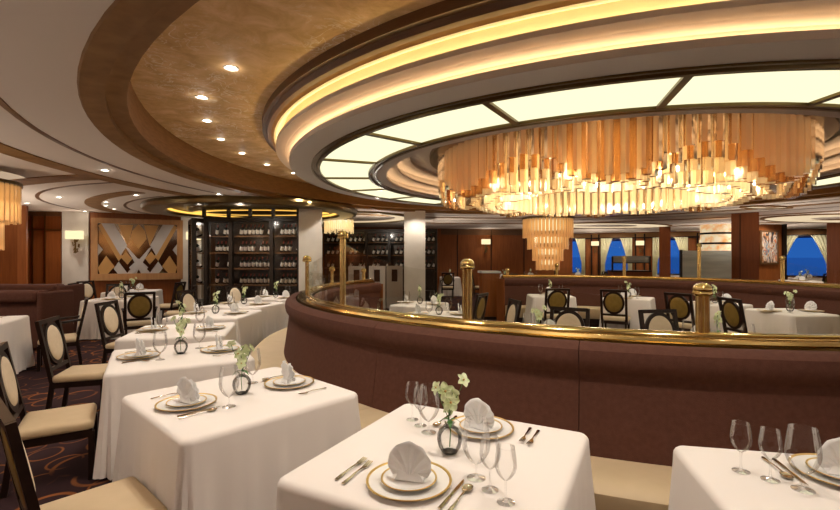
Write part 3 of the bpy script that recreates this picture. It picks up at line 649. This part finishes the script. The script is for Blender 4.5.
def railing(a0, a1, posts, label):
    """posts: list of (angle, top z)"""
    t = empty('brass_railing', (0, 0, 0), 0, label, 'railing'); n = int((a1-a0)/1.5); R = 4.165
    ringobj(t, 'rail', [(R-.06, 1.09), (R+.085, 1.09), (R+.09, 1.10), (R+.085, 1.118), (R+.04, 1.125), (R+.035, 1.138), (R+.015, 1.15), (R-.015, 1.15), (R-.035, 1.138), (R-.04, 1.12), (R-.06, 1.11)], 'brass', a0, a1, n)
    ringobj(t, 'rail_base', [(R-.075, 1.055), (R+.105, 1.055), (R+.10, 1.09), (R-.075, 1.09)], 'brass_dark', a0, a1, n)
    for a, zt in posts:
        p = P(a, R); ro = math.radians(a); m_ = MB()
        for k_ in (-1, 1):
            c = (p[0]-math.sin(ro)*k_*.017, p[1]+math.cos(ro)*k_*.017, 0)
            m_.lathe([(.001, 1.08), (.024, 1.08), (.021, 1.12), (.021, zt-.06), (.001, zt-.06)], 14, c)
        m_.lathe([(.001, 1.06), (.045, 1.06), (.045, 1.09), (.028, 1.10), (.001, 1.10)], 20, p)
        po = m_.build('post', 'brass_post', t)
        MB().lathe([(.001, zt-.07), (.046, zt-.07), (.054, zt-.06), (.054, zt-.05), (.050, zt-.043), (.052, zt-.03), (.044, zt-.012), (.028, zt+.002), (.001, zt+.008)], 24, p).build('cap', 'brass', po)
    for (aa, za), (ab, zb) in zip(posts, posts[1:]):
        m_ = MB(); N = 16; V = []; 
        lo = min(za, zb); hi = max(za, zb)
        for i in range(N+1):
            u = i/N; v = u if za > zb else 1-u; a = aa+.5+(ab-aa-1.0)*u
            zt = lo-.10+(hi-lo-.02)*(1-v)**1.8 if hi-lo > .05 else lo-.10-.03*math.sin(PI*u)
            V += [P(a, R-.006, 1.14), P(a, R+.006, 1.14), P(a, R+.006, zt), P(a, R-.006, zt)]
        F = []
        for i in range(N):
            for k_ in range(4): F.append((i*4+k_, i*4+(k_+1) % 4, i*4+4+(k_+1) % 4, i*4+4+k_))
        F += [(3, 2, 1, 0), (N*4, N*4+1, N*4+2, N*4+3)]
        m_.add(V, F).build('glass_panel', 'pane_glass', t)
    return t
railing(148.3, 287.7, [(152, 1.36), (168, 1.42), (198.8, 1.60), (217.2, 1.83), (237.1, 1.575), (257.1, 1.435), (277, 1.36)], 'near curved brass railing with domed posts and glass panels along the banquette back')
railing(-37.7, 98.7, [(-35, 1.5), (-15, 1.5), (0, 1.45), (20, 1.6), (40.1, 1.86), (60.4, 1.60), (80.8, 1.42), (97, 1.3)], 'far curved brass railing with posts and glass on the opposite side of the ring')

# ------------------------------------------------------------------ furniture makers
def cloth_mesh(sx_, sy_, seed=1, hz=.745):
    rnd = random.Random(seed); ph = [rnd.uniform(0, 6.28) for _ in range(4)]
    N = 176; m_ = MB(); base = []; cr = .055
    # rounded rectangle outline with outward normals
    hx, hy = sx_/2, sy_/2; per = []
    straight = [(hx, -hy+cr, hx, hy-cr, 1, 0), (hx-cr, hy, -hx+cr, hy, 0, 1), (-hx, hy-cr, -hx, -hy+cr, -1, 0), (-hx+cr, -hy, hx-cr, -hy, 0, -1)]
    for q, (xa, ya, xb, yb, nx, ny) in enumerate(straight):
        k1 = 34
        for i in range(k1): u = i/k1; per.append((xa+(xb-xa)*u, ya+(yb-ya)*u, nx, ny, min(u, 1-u)))
        ccx, ccy = (hx-cr)*(1 if q in (0, 3) else -1), (hy-cr)*(1 if q in (0, 1) else -1)
        for i in range(10):
            a = math.radians(90*q+90*i/10); per.append((ccx+cr*math.cos(a), ccy+cr*math.sin(a), math.cos(a), math.sin(a), -math.sin(PI*i/10)))
    n = len(per); rings = []
    er = .030
    for ins in (.5, .8, .9): rings.append([((x-nx*er)*ins, (y-ny*er)*ins, hz+.006) for x, y, nx, ny, c in per])
    for a in (0, 25, 50, 75, 90):
        aa = math.radians(a); rings.append([(x-nx*er*(1-math.sin(aa)), y-ny*er*(1-math.sin(aa)), hz+.006-er*(1-math.cos(aa))) for x, y, nx, ny, c in per])
    for j in range(1, 13):
        u = j/12; z = hz-er-(hz-er-.025)*u; ring = []
        for i, (x, y, nx, ny, c) in enumerate(per):
            s_ = i/n*2*PI
            fold = (.012*math.sin(s_*22+ph[0])+.010*math.sin(s_*37+ph[1])+.006*math.sin(s_*59+ph[2]))*u**1.2
            corner = max(0.0, 1-min(1, (abs(c) if c >= 0 else 0)/.14))
            out = .022*u+fold+corner*(.035*u**1.1)+corner*.014*math.sin(s_*48+ph[3])*u
            ring.append((x+nx*out, y+ny*out, z))
        rings.append(ring)
    m_.loft(rings, True, False, True); k = len(m_.v)
    m_.f.append(tuple(range(n))); m_.sm.append(True); m_.mi.append(0)
    return m_
def put_table(x, y, rz, sx_, sy_, desc, seed=1):
    """covered table; desc names it uniquely"""
    key = ('tbl', sx_, sy_)
    def mk():
        t = empty('dining_table')
        MB().box((0, 0, .722), (sx_-.06, sy_-.06, .03)).build('tabletop', 'chair_wood', t)
        MB().lathe([(.001, .06), (.05, .06), (.04, .3), (.045, .70), (.001, .70)], 16).build('pedestal', 'chair_wood', t)
        f = MB(); f.box((0, 0, .03), (sx_*.55, .07, .06)); f.box((0, 0, .03), (.07, sy_*.55, .06)); f.build('foot', 'black_wood', t); return t
    inst(key, mk, (x, y, 0), rz, 'cloth covered '+desc, 'table', 'cloth covered dining tables')
    inst(('cloth', sx_, sy_, seed % 3), lambda: cloth_mesh(sx_, sy_, seed).build('tablecloth', 'tablecloth'), (x, y, 0), rz, 'white tablecloth on the '+desc, 'tablecloth', 'white tablecloths')

def lathe_obj(prof, n, mt, name, parent=None): return MB().lathe(prof, n).build(name, mt, parent)
def charger():
    t = empty('charger_plate'); lathe_obj([(.001, .004), (.10, .004), (.112, .010), (.150, .016), (.150, .012), (.11, .004), (.095, 0), (.001, 0)], 48, 'porcelain', 'plate_body', t)
    lathe_obj([(.1495, .0155), (.152, .0185), (.1595, .0195), (.160, .0165), (.150, .012)], 48, 'gold_rim', 'gold_rim', t); return t
def sideplate():
    t = empty('bread_plate'); lathe_obj([(.001, .004), (.065, .004), (.075, .009), (.098, .014), (.098, .010), (.07, .002), (.06, 0), (.001, 0)], 40, 'porcelain', 'plate_body', t)
    lathe_obj([(.0975, .0135), (.099, .0155), (.1045, .0165), (.105, .014), (.098, .010)], 40, 'gold_rim', 'gold_rim', t); return t
def napkin():
    m_ = MB(); rings = []; NA = 29
    for layer, (R, y0, lean, spread, bend) in enumerate(((.152, 0.0, .06, 82, .009), (.128, -.012, -.06, 74, .009), (.085, -.020, -.18, 60, .007))):
        rows = []
        for j in range(9):
            u = j/8; row = []
            for i in range(NA):
                v = i/(NA-1)*2-1; a = math.radians(v*spread*(.55+.45*u)); zig = (1 if i % 4 == 0 else (-1 if i % 4 == 2 else 0))
                rr = (.012+(R-.012)*u)*(1-.58*abs(v)**1.5); wide = .008
                x = rr*math.sin(a)+v*wide; z = rr*math.cos(a)+.001
                y = y0+lean*rr*u*.4-.03*(v*v)*(.3+.7*u)*.6+zig*bend*(.35+.65*u)*.55+(.02 if layer == 0 else 0)
                row.append((x, y, z))
            rows.append(row)
        m_.loft(rows, False, False, True)
    # small folded foot
    m_.loft([[(-.055, -.045, 0), (.055, -.045, 0), (.06, .03, 0), (-.06, .03, 0)], [(-.03, -.03, .028), (.03, -.03, .028), (.04, .02, .03), (-.04, .02, .03)]], True, True, False)
    m_.v = [(x*.92, y*.92, z*.95) for x, y, z in m_.v]; o = m_.build('folded_napkin', 'napkin'); sl = o.modifiers.new('thickness', 'SOLIDIFY'); sl.thickness = .0022; return o
def bladed(outline, th, z=.004, M=None):     # outline: list of (y, half width, z lift)
    rings = []
    for y, hw, zl in outline:
        rings.append([(-hw, y, z+zl), (-hw*.5, y, z+zl+th), (hw*.5, y, z+zl+th), (hw, y, z+zl), (hw*.5, y, z+zl-th*.6), (-hw*.5, y, z+zl-th*.6)])
    return rings
def knife():
    m_ = MB(); m_.loft(bladed([(-.11, .006, 0), (-.105, .0085, 0), (-.06, .007, 0), (-.02, .006, 0), (-.012, .0045, 0)], .0035)); h = m_.build('dinner_knife', 'silver')
    MB().loft([[(-.004, -.012, .003), (.005, -.012, .003), (.005, -.012, .0055), (-.004, -.012, .0055)], [(-.005, .04, .003), (.008, .04, .003), (.008, .04, .005), (-.005, .04, .005)], [(-.004, .09, .003), (.007, .09, .003), (.007, .09, .0045), (-.004, .09, .0045)], [(-.003, .115, .003), (-.001, .115, .003), (-.001, .115, .004), (-.003, .115, .004)]]).build('blade', 'silver', h); return h
def fork():
    m_ = MB(); m_.loft(bladed([(-.10, .006, .001), (-.094, .0085, .001), (-.05, .005, .003), (0, .003, .006), (.03, .0035, .005), (.045, .010, .002), (.055, .012, .001)], .0022))
    o = m_.build('dinner_fork', 'silver'); t = MB()
    for k_ in (-1.5, -.5, .5, 1.5): t.bar((k_*.0066, .053, .005), (k_*.006, .098, .010), .0035, .002)
    t.build('tines', 'silver', o); return o
def spoon():
    m_ = MB(); m_.loft(bladed([(-.10, .006, .001), (-.094, .0085, .001), (-.05, .005, .003), (0, .003, .006), (.035, .0035, .005), (.042, .005, .004)], .0022)); o = m_.build('table_spoon', 'silver')
    rows = []
    for j in range(9):
        a = PI*j/8; y = .068-.029*math.cos(a); hw = max(.0005, .0195*math.sin(a)**.8); rows.append([(hw*math.cos(t_), y, .010-.008*math.sin(t_)*math.sin(a)) for t_ in [PI*q/8 for q in range(9)]])
    b = MB().loft(rows, False, False, True).build('bowl', 'silver', o); b.modifiers.new('thickness', 'SOLIDIFY').thickness = .0012; return o
def goblet(h, rb, foot, stem, name, n=40):
    t = empty(name); zb = stem+.008
    bowl = [(.004, zb)]; 
    for j in range(1, 15):
        u = j/14; r_ = rb*(math.sin(min(1, u*2.1)*PI/2)**.62)*(1-.50*max(0, u-.45)**1.5); bowl.append((max(.004, r_), zb+(h-zb)*u))
    lathe_obj(bowl+[(bowl[-1][0]+.0008, h+.0012), (bowl[-1][0]-.0012, h+.0012), (bowl[-1][0]-.0016, h-.001)], n, 'stem_glass', 'bowl', t)
    MB().lathe([(.001, zb+.002), (.0045, zb), (.0036, zb-.015), (.0034, .03), (.006, .012), (.014, .006)], 14).build('stem', 'stem_glass', t)
    lathe_obj([(.014, .006), (foot*.8, .0035), (foot, .002), (foot, 0), (.001, 0)], 32, 'stem_glass', 'foot', t); return t
def vase():
    t = empty('bud_vase'); lathe_obj([(.001, .0), (.026, 0), (.034, .006), (.048, .03), (.055, .058), (.052, .085), (.036, .108), (.020, .118), (.018, .124), (.023, .132)], 36, 'vase_glass', 'glass_body', t)
    lathe_obj([(.001, .004), (.025, .004), (.030, .010), (.001, .018)], 24, 'dark_metal', 'base_disc', t); return t
def orchid():
    t = MB(); st = [(0, 0, .02), (.004, .002, .09), (-.004, 0, .15), (.0, -.006, .205), (.012, 0, .25), (-.012, .004, .285)]
    root = empty('orchid_sprig')
    t.tube(st, [.0022]*6, 6); t.tube([(0, 0, .16), (.02, .01, .21), (.05, .012, .27), (.058, .012, .30)], .0018, 6); t.tube([(0, 0, .13), (-.03, .0, .20), (-.055, .0, .27)], .0016, 6); t.build('stem', 'green_leaf', root)
    def blossom(c, ax, s_):
        m_ = MB().use('petal'); R = Matrix.Translation(c) @ Vector((0, 0, 1)).rotation_difference(Vector(ax)).to_matrix().to_4x4()
        for k_ in range(5):
            a = 2*PI*k_/5+.3; L, W = s_*(1.25 if k_ % 2 else 1.1), s_*(.40 if k_ not in (1, 4) else .52); rows = []
            for j in range(6):
                u = j/5; w_ = W*math.sin(PI*min(.97, u*.9+.08))**.7; rows.append([Vector((u*L, v*w_, s_*(.10*u-.28*u*u*.5+.10*v*v))) for v in (-1, -.5, 0, .5, 1)])
            Rk = R @ Matrix.Rotation(a, 4, 'Z'); m_.loft([[tuple(p) for p in r_] for r_ in rows], False, False, True, Rk)
        m_.use('petal_heart').lathe([(.001, s_*.30), (s_*.12, s_*.22), (s_*.16, s_*.05), (.001, 0)], 8, (0, 0, 0), M=R); m_.build('blossom', None, root)
    blossom((.004, -.012, .215), (.1, -.9, .35), .036); blossom((-.018, -.010, .262), (-.35, -.8, .3), .034); blossom((.016, .018, .245), (.5, .7, .3), .032); blossom((.060, .012, .305), (.5, -.6, .6), .030); blossom((-.058, 0, .275), (-.7, -.5, .4), .027)
    blossom((.0, .012, .185), (-.3, .9, .2), .03)
    for d in ((.05, .02), (-.045, .03), (.0, -.05)):
        m_ = MB(); rows = []
        for j in range(6):
            u = j/5; w_ = .012*math.sin(PI*min(.98, u+.02)); c = Vector((d[0]*u, d[1]*u, .135+.03*u-.05*u*u)); s_ = Vector((-d[1], d[0], 0)).normalized()*w_; rows.append([tuple(c-s_), tuple(c+Vector((0, 0, -.002))), tuple(c+s_)])
        m_.loft(rows, False, False, True).build('leaf', 'green_leaf', root)
    return root
def chair(kind, arms):
    """origin on the floor under the seat centre, sitter looks along +y"""
    def mk():
        t = empty('dining_chair'); wd, dp = .47, .42
        s_ = MB(); s_.box((0, .02, .395), (wd+.02, dp+.02, .075), bev=.032); s_.build('seat_cushion', 'cream_leather', t)
        f = MB(); f.box((0, .02, .34), (wd, dp, .06)); f.build('seat_frame', 'chair_wood', t)
        for sx_ in (-1, 1):
            MB().bar((sx_*.205, .225, 0), (sx_*.215, .225, .35), .038, .038).build('leg', 'chair_wood', t)
            MB().bar((sx_*.20, -.25, 0), (sx_*.205, -.195, .40), .036, .036).build('leg', 'chair_wood', t)
        # raked back: local frame
        M = Matrix.Translation((0, -.20, .37)) @ Matrix.Rotation(math.radians(11), 4, 'X'); b = MB(); HB = .61; W2 = .215
        for sx_ in (-1, 1): b.box((sx_*W2, 0, HB/2), (.042, .034, HB), M=M)
        b.box((0, 0, HB-.02), (2*W2, .034, .042), M=M); b.box((0, 0, .12), (2*W2, .03, .035), M=M)
        RX, RZ, ZC = .188, .222, .358; N = 36; rings = []
        for i in range(N+1):
            a = 2*PI*i/N; ca, sa = math.cos(a), math.sin(a)
            rings.append([(RX*ca*q, y_, ZC+RZ*sa*q) for q, y_ in ((1.0, -.014), (1.0, .016), (.81, .016), (.81, -.014))])
        b.loft([[tuple(M @ Vector(p)) for p in r_] for r_ in rings], True, False, True); b.build('back_frame', 'chair_wood', t)
        for nm, mt, yy, bul in (('front_pad', 'oval_cream', .012, .020), ('rear_pad', 'oval_olive', -.012, -.008)):
            m_ = MB(); rr = []
            for q, bb in ((.82, 0), (.77, .55), (.58, .9), (.3, 1), (.01, 1)):
                rr.append([tuple(M @ Vector((RX*q*math.cos(2*PI*i/28), yy+bul*bb, ZC+RZ*q*math.sin(2*PI*i/28)))) for i in range(28)])
            if nm == 'rear_pad': rr = [x[::-1] for x in rr]
            m_.loft(rr, True, False, True).build(nm, mt, t)
        if arms:
            for sx_ in (-1, 1):
                a = MB(); a.tube([(sx_*.225, -.25, .68), (sx_*.262, -.08, .665), (sx_*.265, .08, .655), (sx_*.258, .15, .63), (sx_*.245, .17, .56), (sx_*.235, .17, .36)], .018, 8); a.build('armrest', 'chair_wood', t)
        return t
    return mk
def put_chair(x, y, face, label, group, arms=False):
    """face: direction the sitter looks, degrees"""
    inst(('chair', arms), chair('c', arms), (x, y, 0), math.radians(face-90), label, 'chair', group)

FULL, MID, LOW = 3, 2, 1
TZ = .752
def setting(x, y, rz, side, sgn, lvl, desc):
    """sgn=+1: the diner sits at local +y (outer side)"""
    R = Matrix.Rotation(rz, 4, 'Z')
    def at(lx, ly, z=TZ): v = R @ Vector((sgn*lx, sgn*ly, 0)); return (x+v.x, y+v.y, z)
    fr = rz if sgn > 0 else rz+PI          # local frame of this diner
    g = 'place settings on the white tables'; d_ = side+', '+desc
    inst('charger', charger, at(.03, .31), fr, 'gold rimmed charger plate, '+d_, 'plate', 'gold rimmed charger plates')
    inst('bread', sideplate, at(.03, .31, TZ+.0095), fr, 'small gold rimmed plate, '+d_, 'plate', 'smaller gold rimmed plates')
    inst('napkin', napkin, at(.03, .30, TZ+.0165), fr+PI*0+(.25 if sgn > 0 else PI-.2), 'fan folded white napkin, '+d_, 'napkin', 'fan folded napkins')
    if lvl >= MID:
        inst('knife', knife, at(-.145, .31), fr+PI, 'silver dinner knife, '+d_, 'knife', 'dinner knives')
        inst('fork', fork, at(.285, .32), fr+PI, 'outer silver fork, '+d_, 'fork', 'dinner forks')
        if True:
            inst('spoon', spoon, at(-.182, .325), fr+PI, 'silver spoon, '+d_, 'spoon', 'table spoons')
        if lvl >= FULL:
            inst('fork', fork, at(.245, .335), fr+PI+.03, 'inner silver fork, '+d_, 'fork', 'dinner forks')
    inst('goblet', lambda: goblet(.225, .054, .036, .045, 'water_goblet'), at(-.18, .16), fr, 'large water goblet, '+d_, 'glass', 'large water goblets')
    if lvl >= FULL:
        inst('wineglass', lambda: goblet(.192, .038, .031, .068, 'wine_glass'), at(-.255, .22), fr, 'middle slim wine glass, '+d_, 'glass', 'slim wine glasses')
    if lvl >= FULL:
        inst('wineglass', lambda: goblet(.192, .038, .031, .068, 'wine_glass'), at(-.33, .275), fr, 'outermost slim wine glass, '+d_, 'glass', 'slim wine glasses')
def dress(x, y, rz, lvl, desc, sides=('outer side', 'inner side')):
    setting(x, y, rz, sides[0], 1, lvl, desc); setting(x, y, rz, sides[1], -1, lvl, desc)
    inst('vase', vase, (x, y, TZ), rz, 'round glass bud vase, '+desc, 'vase', 'round bud vases')
    inst('orchid', orchid, (x, y, TZ+.006), rz+1.3*((x*7+y*3) % 4), 'pale orchid sprig in bud vase, '+desc, 'flower', 'orchid sprigs')

OUTER = [(258.6, 5.40, 'right edge foreground table', FULL), (242.7, 5.39, 'centre foreground table', FULL), (226.9, 5.41, 'first table of the left row', MID), (210.9, 5.45, 'second table of the left row', MID),
         (195.8, 5.55, 'third table of the left row', MID), (180.3, 5.62, 'fourth table of the left row', MID), (167.3, 5.85, 'fifth table of the left row', MID), (155.2, 6.12, 'farthest table of the left row', MID)]
for i, (a, r_, d_, lvl) in enumerate(OUTER):
    x, y, _ = P(a, r_); rz = math.radians(a-90); put_table(x, y, rz, *((1.02, 1.05) if i < 7 else (.86, .90)), d_, i+1); dress(x, y, rz, lvl, d_, ('chair side', 'banquette side'))
for a, r_, d_, arms in ((228.5, 6.20, 'cut off by the lower left corner, at the first table', False), (213.1, 6.28, 'with cream oval back at the left edge, at the second table', False), (198.7, 6.40, 'with cream oval back at the third table', False),
                        (184, 6.62, 'with cream oval back at the fourth table of the left row', False), (166.5, 6.80, 'at the fifth table of the left row', False), (154, 7.15, 'at the farthest table, before the wine cabinet', False)):
    x, y, _ = P(a, r_); put_chair(x, y, a+180, 'dark wood dining chair '+d_, 'dining chairs along the left row')
# inner tables
INNER = [(236, 2.45, 'inner table near the railing, centre'), (275, 2.45, 'inner table behind right railing post'), (4, 3.07, 'inner table at the right edge'), (28, 3.07, 'inner table before the wood column'),
         (57, 3.07, 'inner far banquette table right of centre'), (86, 3.07, 'inner table under the tiered chandelier'), (152.6, 2.93, 'inner table before second stone column'), (184, 2.33, 'inner table left of brass post')]
for i, (a, r_, d_) in enumerate(INNER):
    x, y, _ = P(a, r_); rz = math.radians(a-90); put_table(x, y, rz, .90, .76, d_, i+1); dress(x, y, rz, LOW, d_, ('banquette side', 'chair side'))
for a, r_, d_ in ((237, 1.72, 'cream oval chair back left of centre behind the near railing'), (278, 1.72, 'cream oval chair back facing the viewer behind the near railing, right'), (2, 2.35, 'tilted olive backed chair right of the near railing post'), (29, 2.35, 'olive backed chair partly behind the near railing post'),
                  (60, 2.35, 'olive backed chair right of centre at the far banquette'), (88, 2.4, 'olive backed chair at the table under the tiered chandelier'), (150, 2.1, 'dark chair beside the second inner table on the left'), (188, 1.55, 'cream oval chair just right of the near brass post')):
    x, y, _ = P(a, r_); put_chair(x, y, a, d_+', dark wood dining chair', 'dining chairs inside the ring')
# tables left and beyond
EXTRA = [(-5.90, 5.88, 23, 'table cut off at left edge', 1.05), (-6.0, 9.15, 4, 'table before the dark sofa', 1.0), (-7.0, 11.1, 10, 'table below the mirror panel', 1.0), 
         (1.2, 18.3, 0, 'small table by far wood wall', .8), (3.2, 17.2, 15, 'table near the far sconce', .85), (6.8, 19.6, -20, 'table before the second sea window', .9), (9.6, 16.2, -15, 'table left of the frosted screen', .9), (10.9, 20.0, -24, 'table before the third sea window', .9),
         (13.2, 15.8, -24, 'table under the painting', 1.0), (15.0, 17.6, -24, 'table before the widest window', 1.0), (4.6, 18.9, 0, 'table before the first sea window', .8)]
for i, (x, y, rz, d_, s_) in enumerate(EXTRA):
    put_table(x, y, math.radians(rz), s_, s_, d_, i+1); dress(x, y, math.radians(rz), MID if i < 2 else LOW, d_, ('far side', 'near side'))
for x, y, f, d_, arms in ((-5.24, 6.62, 217, 'dark armchair seen edge on, at the big table cut off by the left edge', True), (-5.05, 8.2, 122, 'olive backed armchair in the middle of the left background', True), (-6.75, 10.0, 285, 'cream oval armchair behind the middle distance table', True), 
                          (-5.1, 9.6, 200, 'cream backed chair right of the middle distance table', False), (-7.8, 10.7, 20, 'dark chair below the left sconce', False), (-8.15, 11.45, -10, 'second dark chair nearer the left stone pilaster', False), (-6.1, 11.0, 180, 'cream backed chair right of the table below the mirror', False),
                          (-4.85, 11.6-.2, 160, 'chair seen edge on by the wine cabinet', False), (1.05, 17.42, 90, 'olive backed chair at the small far table', True), (2.3, 17.6, 0, 'cream seated chair right of the small far table', False),
                          (7.5, 19.0, 120, 'dark chair at the far table before the second sea window', False), (14.0, 15.2, 150, 'dark chair at the far table under the painting', False), (14.6, 16.6, 100, 'dark chair in front of the widest window', False), (15.2, 16.6, 85, 'second dark chair in front of the widest window', False),
                          (3.2, 16.3, 90, 'dark chair beyond the railing near the far sconce', False), (10.2, 15.4, 110, 'dark chair left of the frosted glass screen', False)):
    put_chair(x, y, f, d_+(', dark wood' if len(d_.split()) < 14 else ''), 'dining chairs in the background', arms)

# straight booths at the left
def booth(x0, x1, y, zt, label):
    t = empty('straight_banquette', ((x0+x1)/2, y, 0), 0, label, 'banquette'); L = x1-x0
    MB().box((0, .12, zt/2+.02), (L, .20, zt-.04), bev=.05).build('backrest', 'burgundy', t); MB().box((0, -.02, zt-.10), (L, .16, .20), bev=.07).build('top_roll', 'burgundy', t)
    MB().box((0, .50, .38), (L, .55, .16), bev=.05).build('seat_cushion', 'cream_leather', t); MB().box((0, .48, .15), (L, .5, .30)).build('base', 'chair_wood', t)
    MB().box((L/2+.03, .3, .5), (.10, .72, .99), bev=.04).build('end_panel', 'burgundy', t); return t
booth(-11.5, -6.35, 7.6, 1.02, 'dark brown sofa back at the left, nearer of two'); booth(-12.5, -7.4, 9.3, 1.02, 'dark brown sofa back at the left, farther of two')

# service furniture
st = empty('host_stand', (1.78, 11.75, 0), .1, 'orange wood host stand beyond the near brass post', 'host stand')
MB().box((0, 0, .58), (.42, .40, 1.16)).build('body', 'rust_wood', st); MB().box((0, -.02, 1.19), (.50, .46, .05)).build('top', 'white_panel', st); MB().box((0, 0, .03), (.46, .44, .06)).build('plinth', 'black_wood', st)
st = empty('service_counter', (6.7, 14.6, 0), -.1, 'dark service counter with frosted upper glass beyond the far railing', 'counter')
MB().box((0, 0, .55), (1.15, .5, 1.10)).build('body', 'column_wood', st); MB().box((0, 0, 1.12), (1.2, .56, .04)).build('worktop', 'black_wood', st)
for sx_ in (-1, 1): MB().box((sx_*.57, -.2, 1.36), (.045, .045, .46)).build('post', 'black_wood', st)
MB().box((0, -.2, 1.50), (1.12, .015, .20)).build('frosted_panel', 'screen_grey', st); MB().box((0, -.2, 1.385), (1.12, .03, .03)).build('rail', 'black_wood', st)
st = empty('frosted_screen', (7.52, 11.95, 0), -.05, 'grey etched glass screen between railing post and wide wood column', 'screen')
MB().box((0, 0, .88), (1.26, .03, 1.72)).build('etched_panel', 'screen_grey', st); MB().box((-.65, 0, .88), (.05, .06, 1.76)).build('post', 'black_wood', st); MB().box((0, 0, .03), (1.3, .12, .06)).build('foot', 'black_wood', st)
for i, (x_, y_, d_) in enumerate(((-1.75, 12.6, 'leftmost of three'), (-1.2, 12.75, 'middle of three'), (-.72, 12.9, 'rightmost of three'))):
    t = empty('menu_screen', (x_, y_, 0), 0, 'pale standing screen with dark window before the rear wine wall, '+d_, 'screen', 'pale standing screens'); MB().box((0, 0, .72), (.46, .05, 1.20)).build('panel', 'white_panel', t); MB().box((0, -.03, 1.05), (.16, .02, .34)).build('dark_window', 'black_wood', t); MB().box((0, 0, .06), (.40, .25, .12)).build('foot', 'black_wood', t)
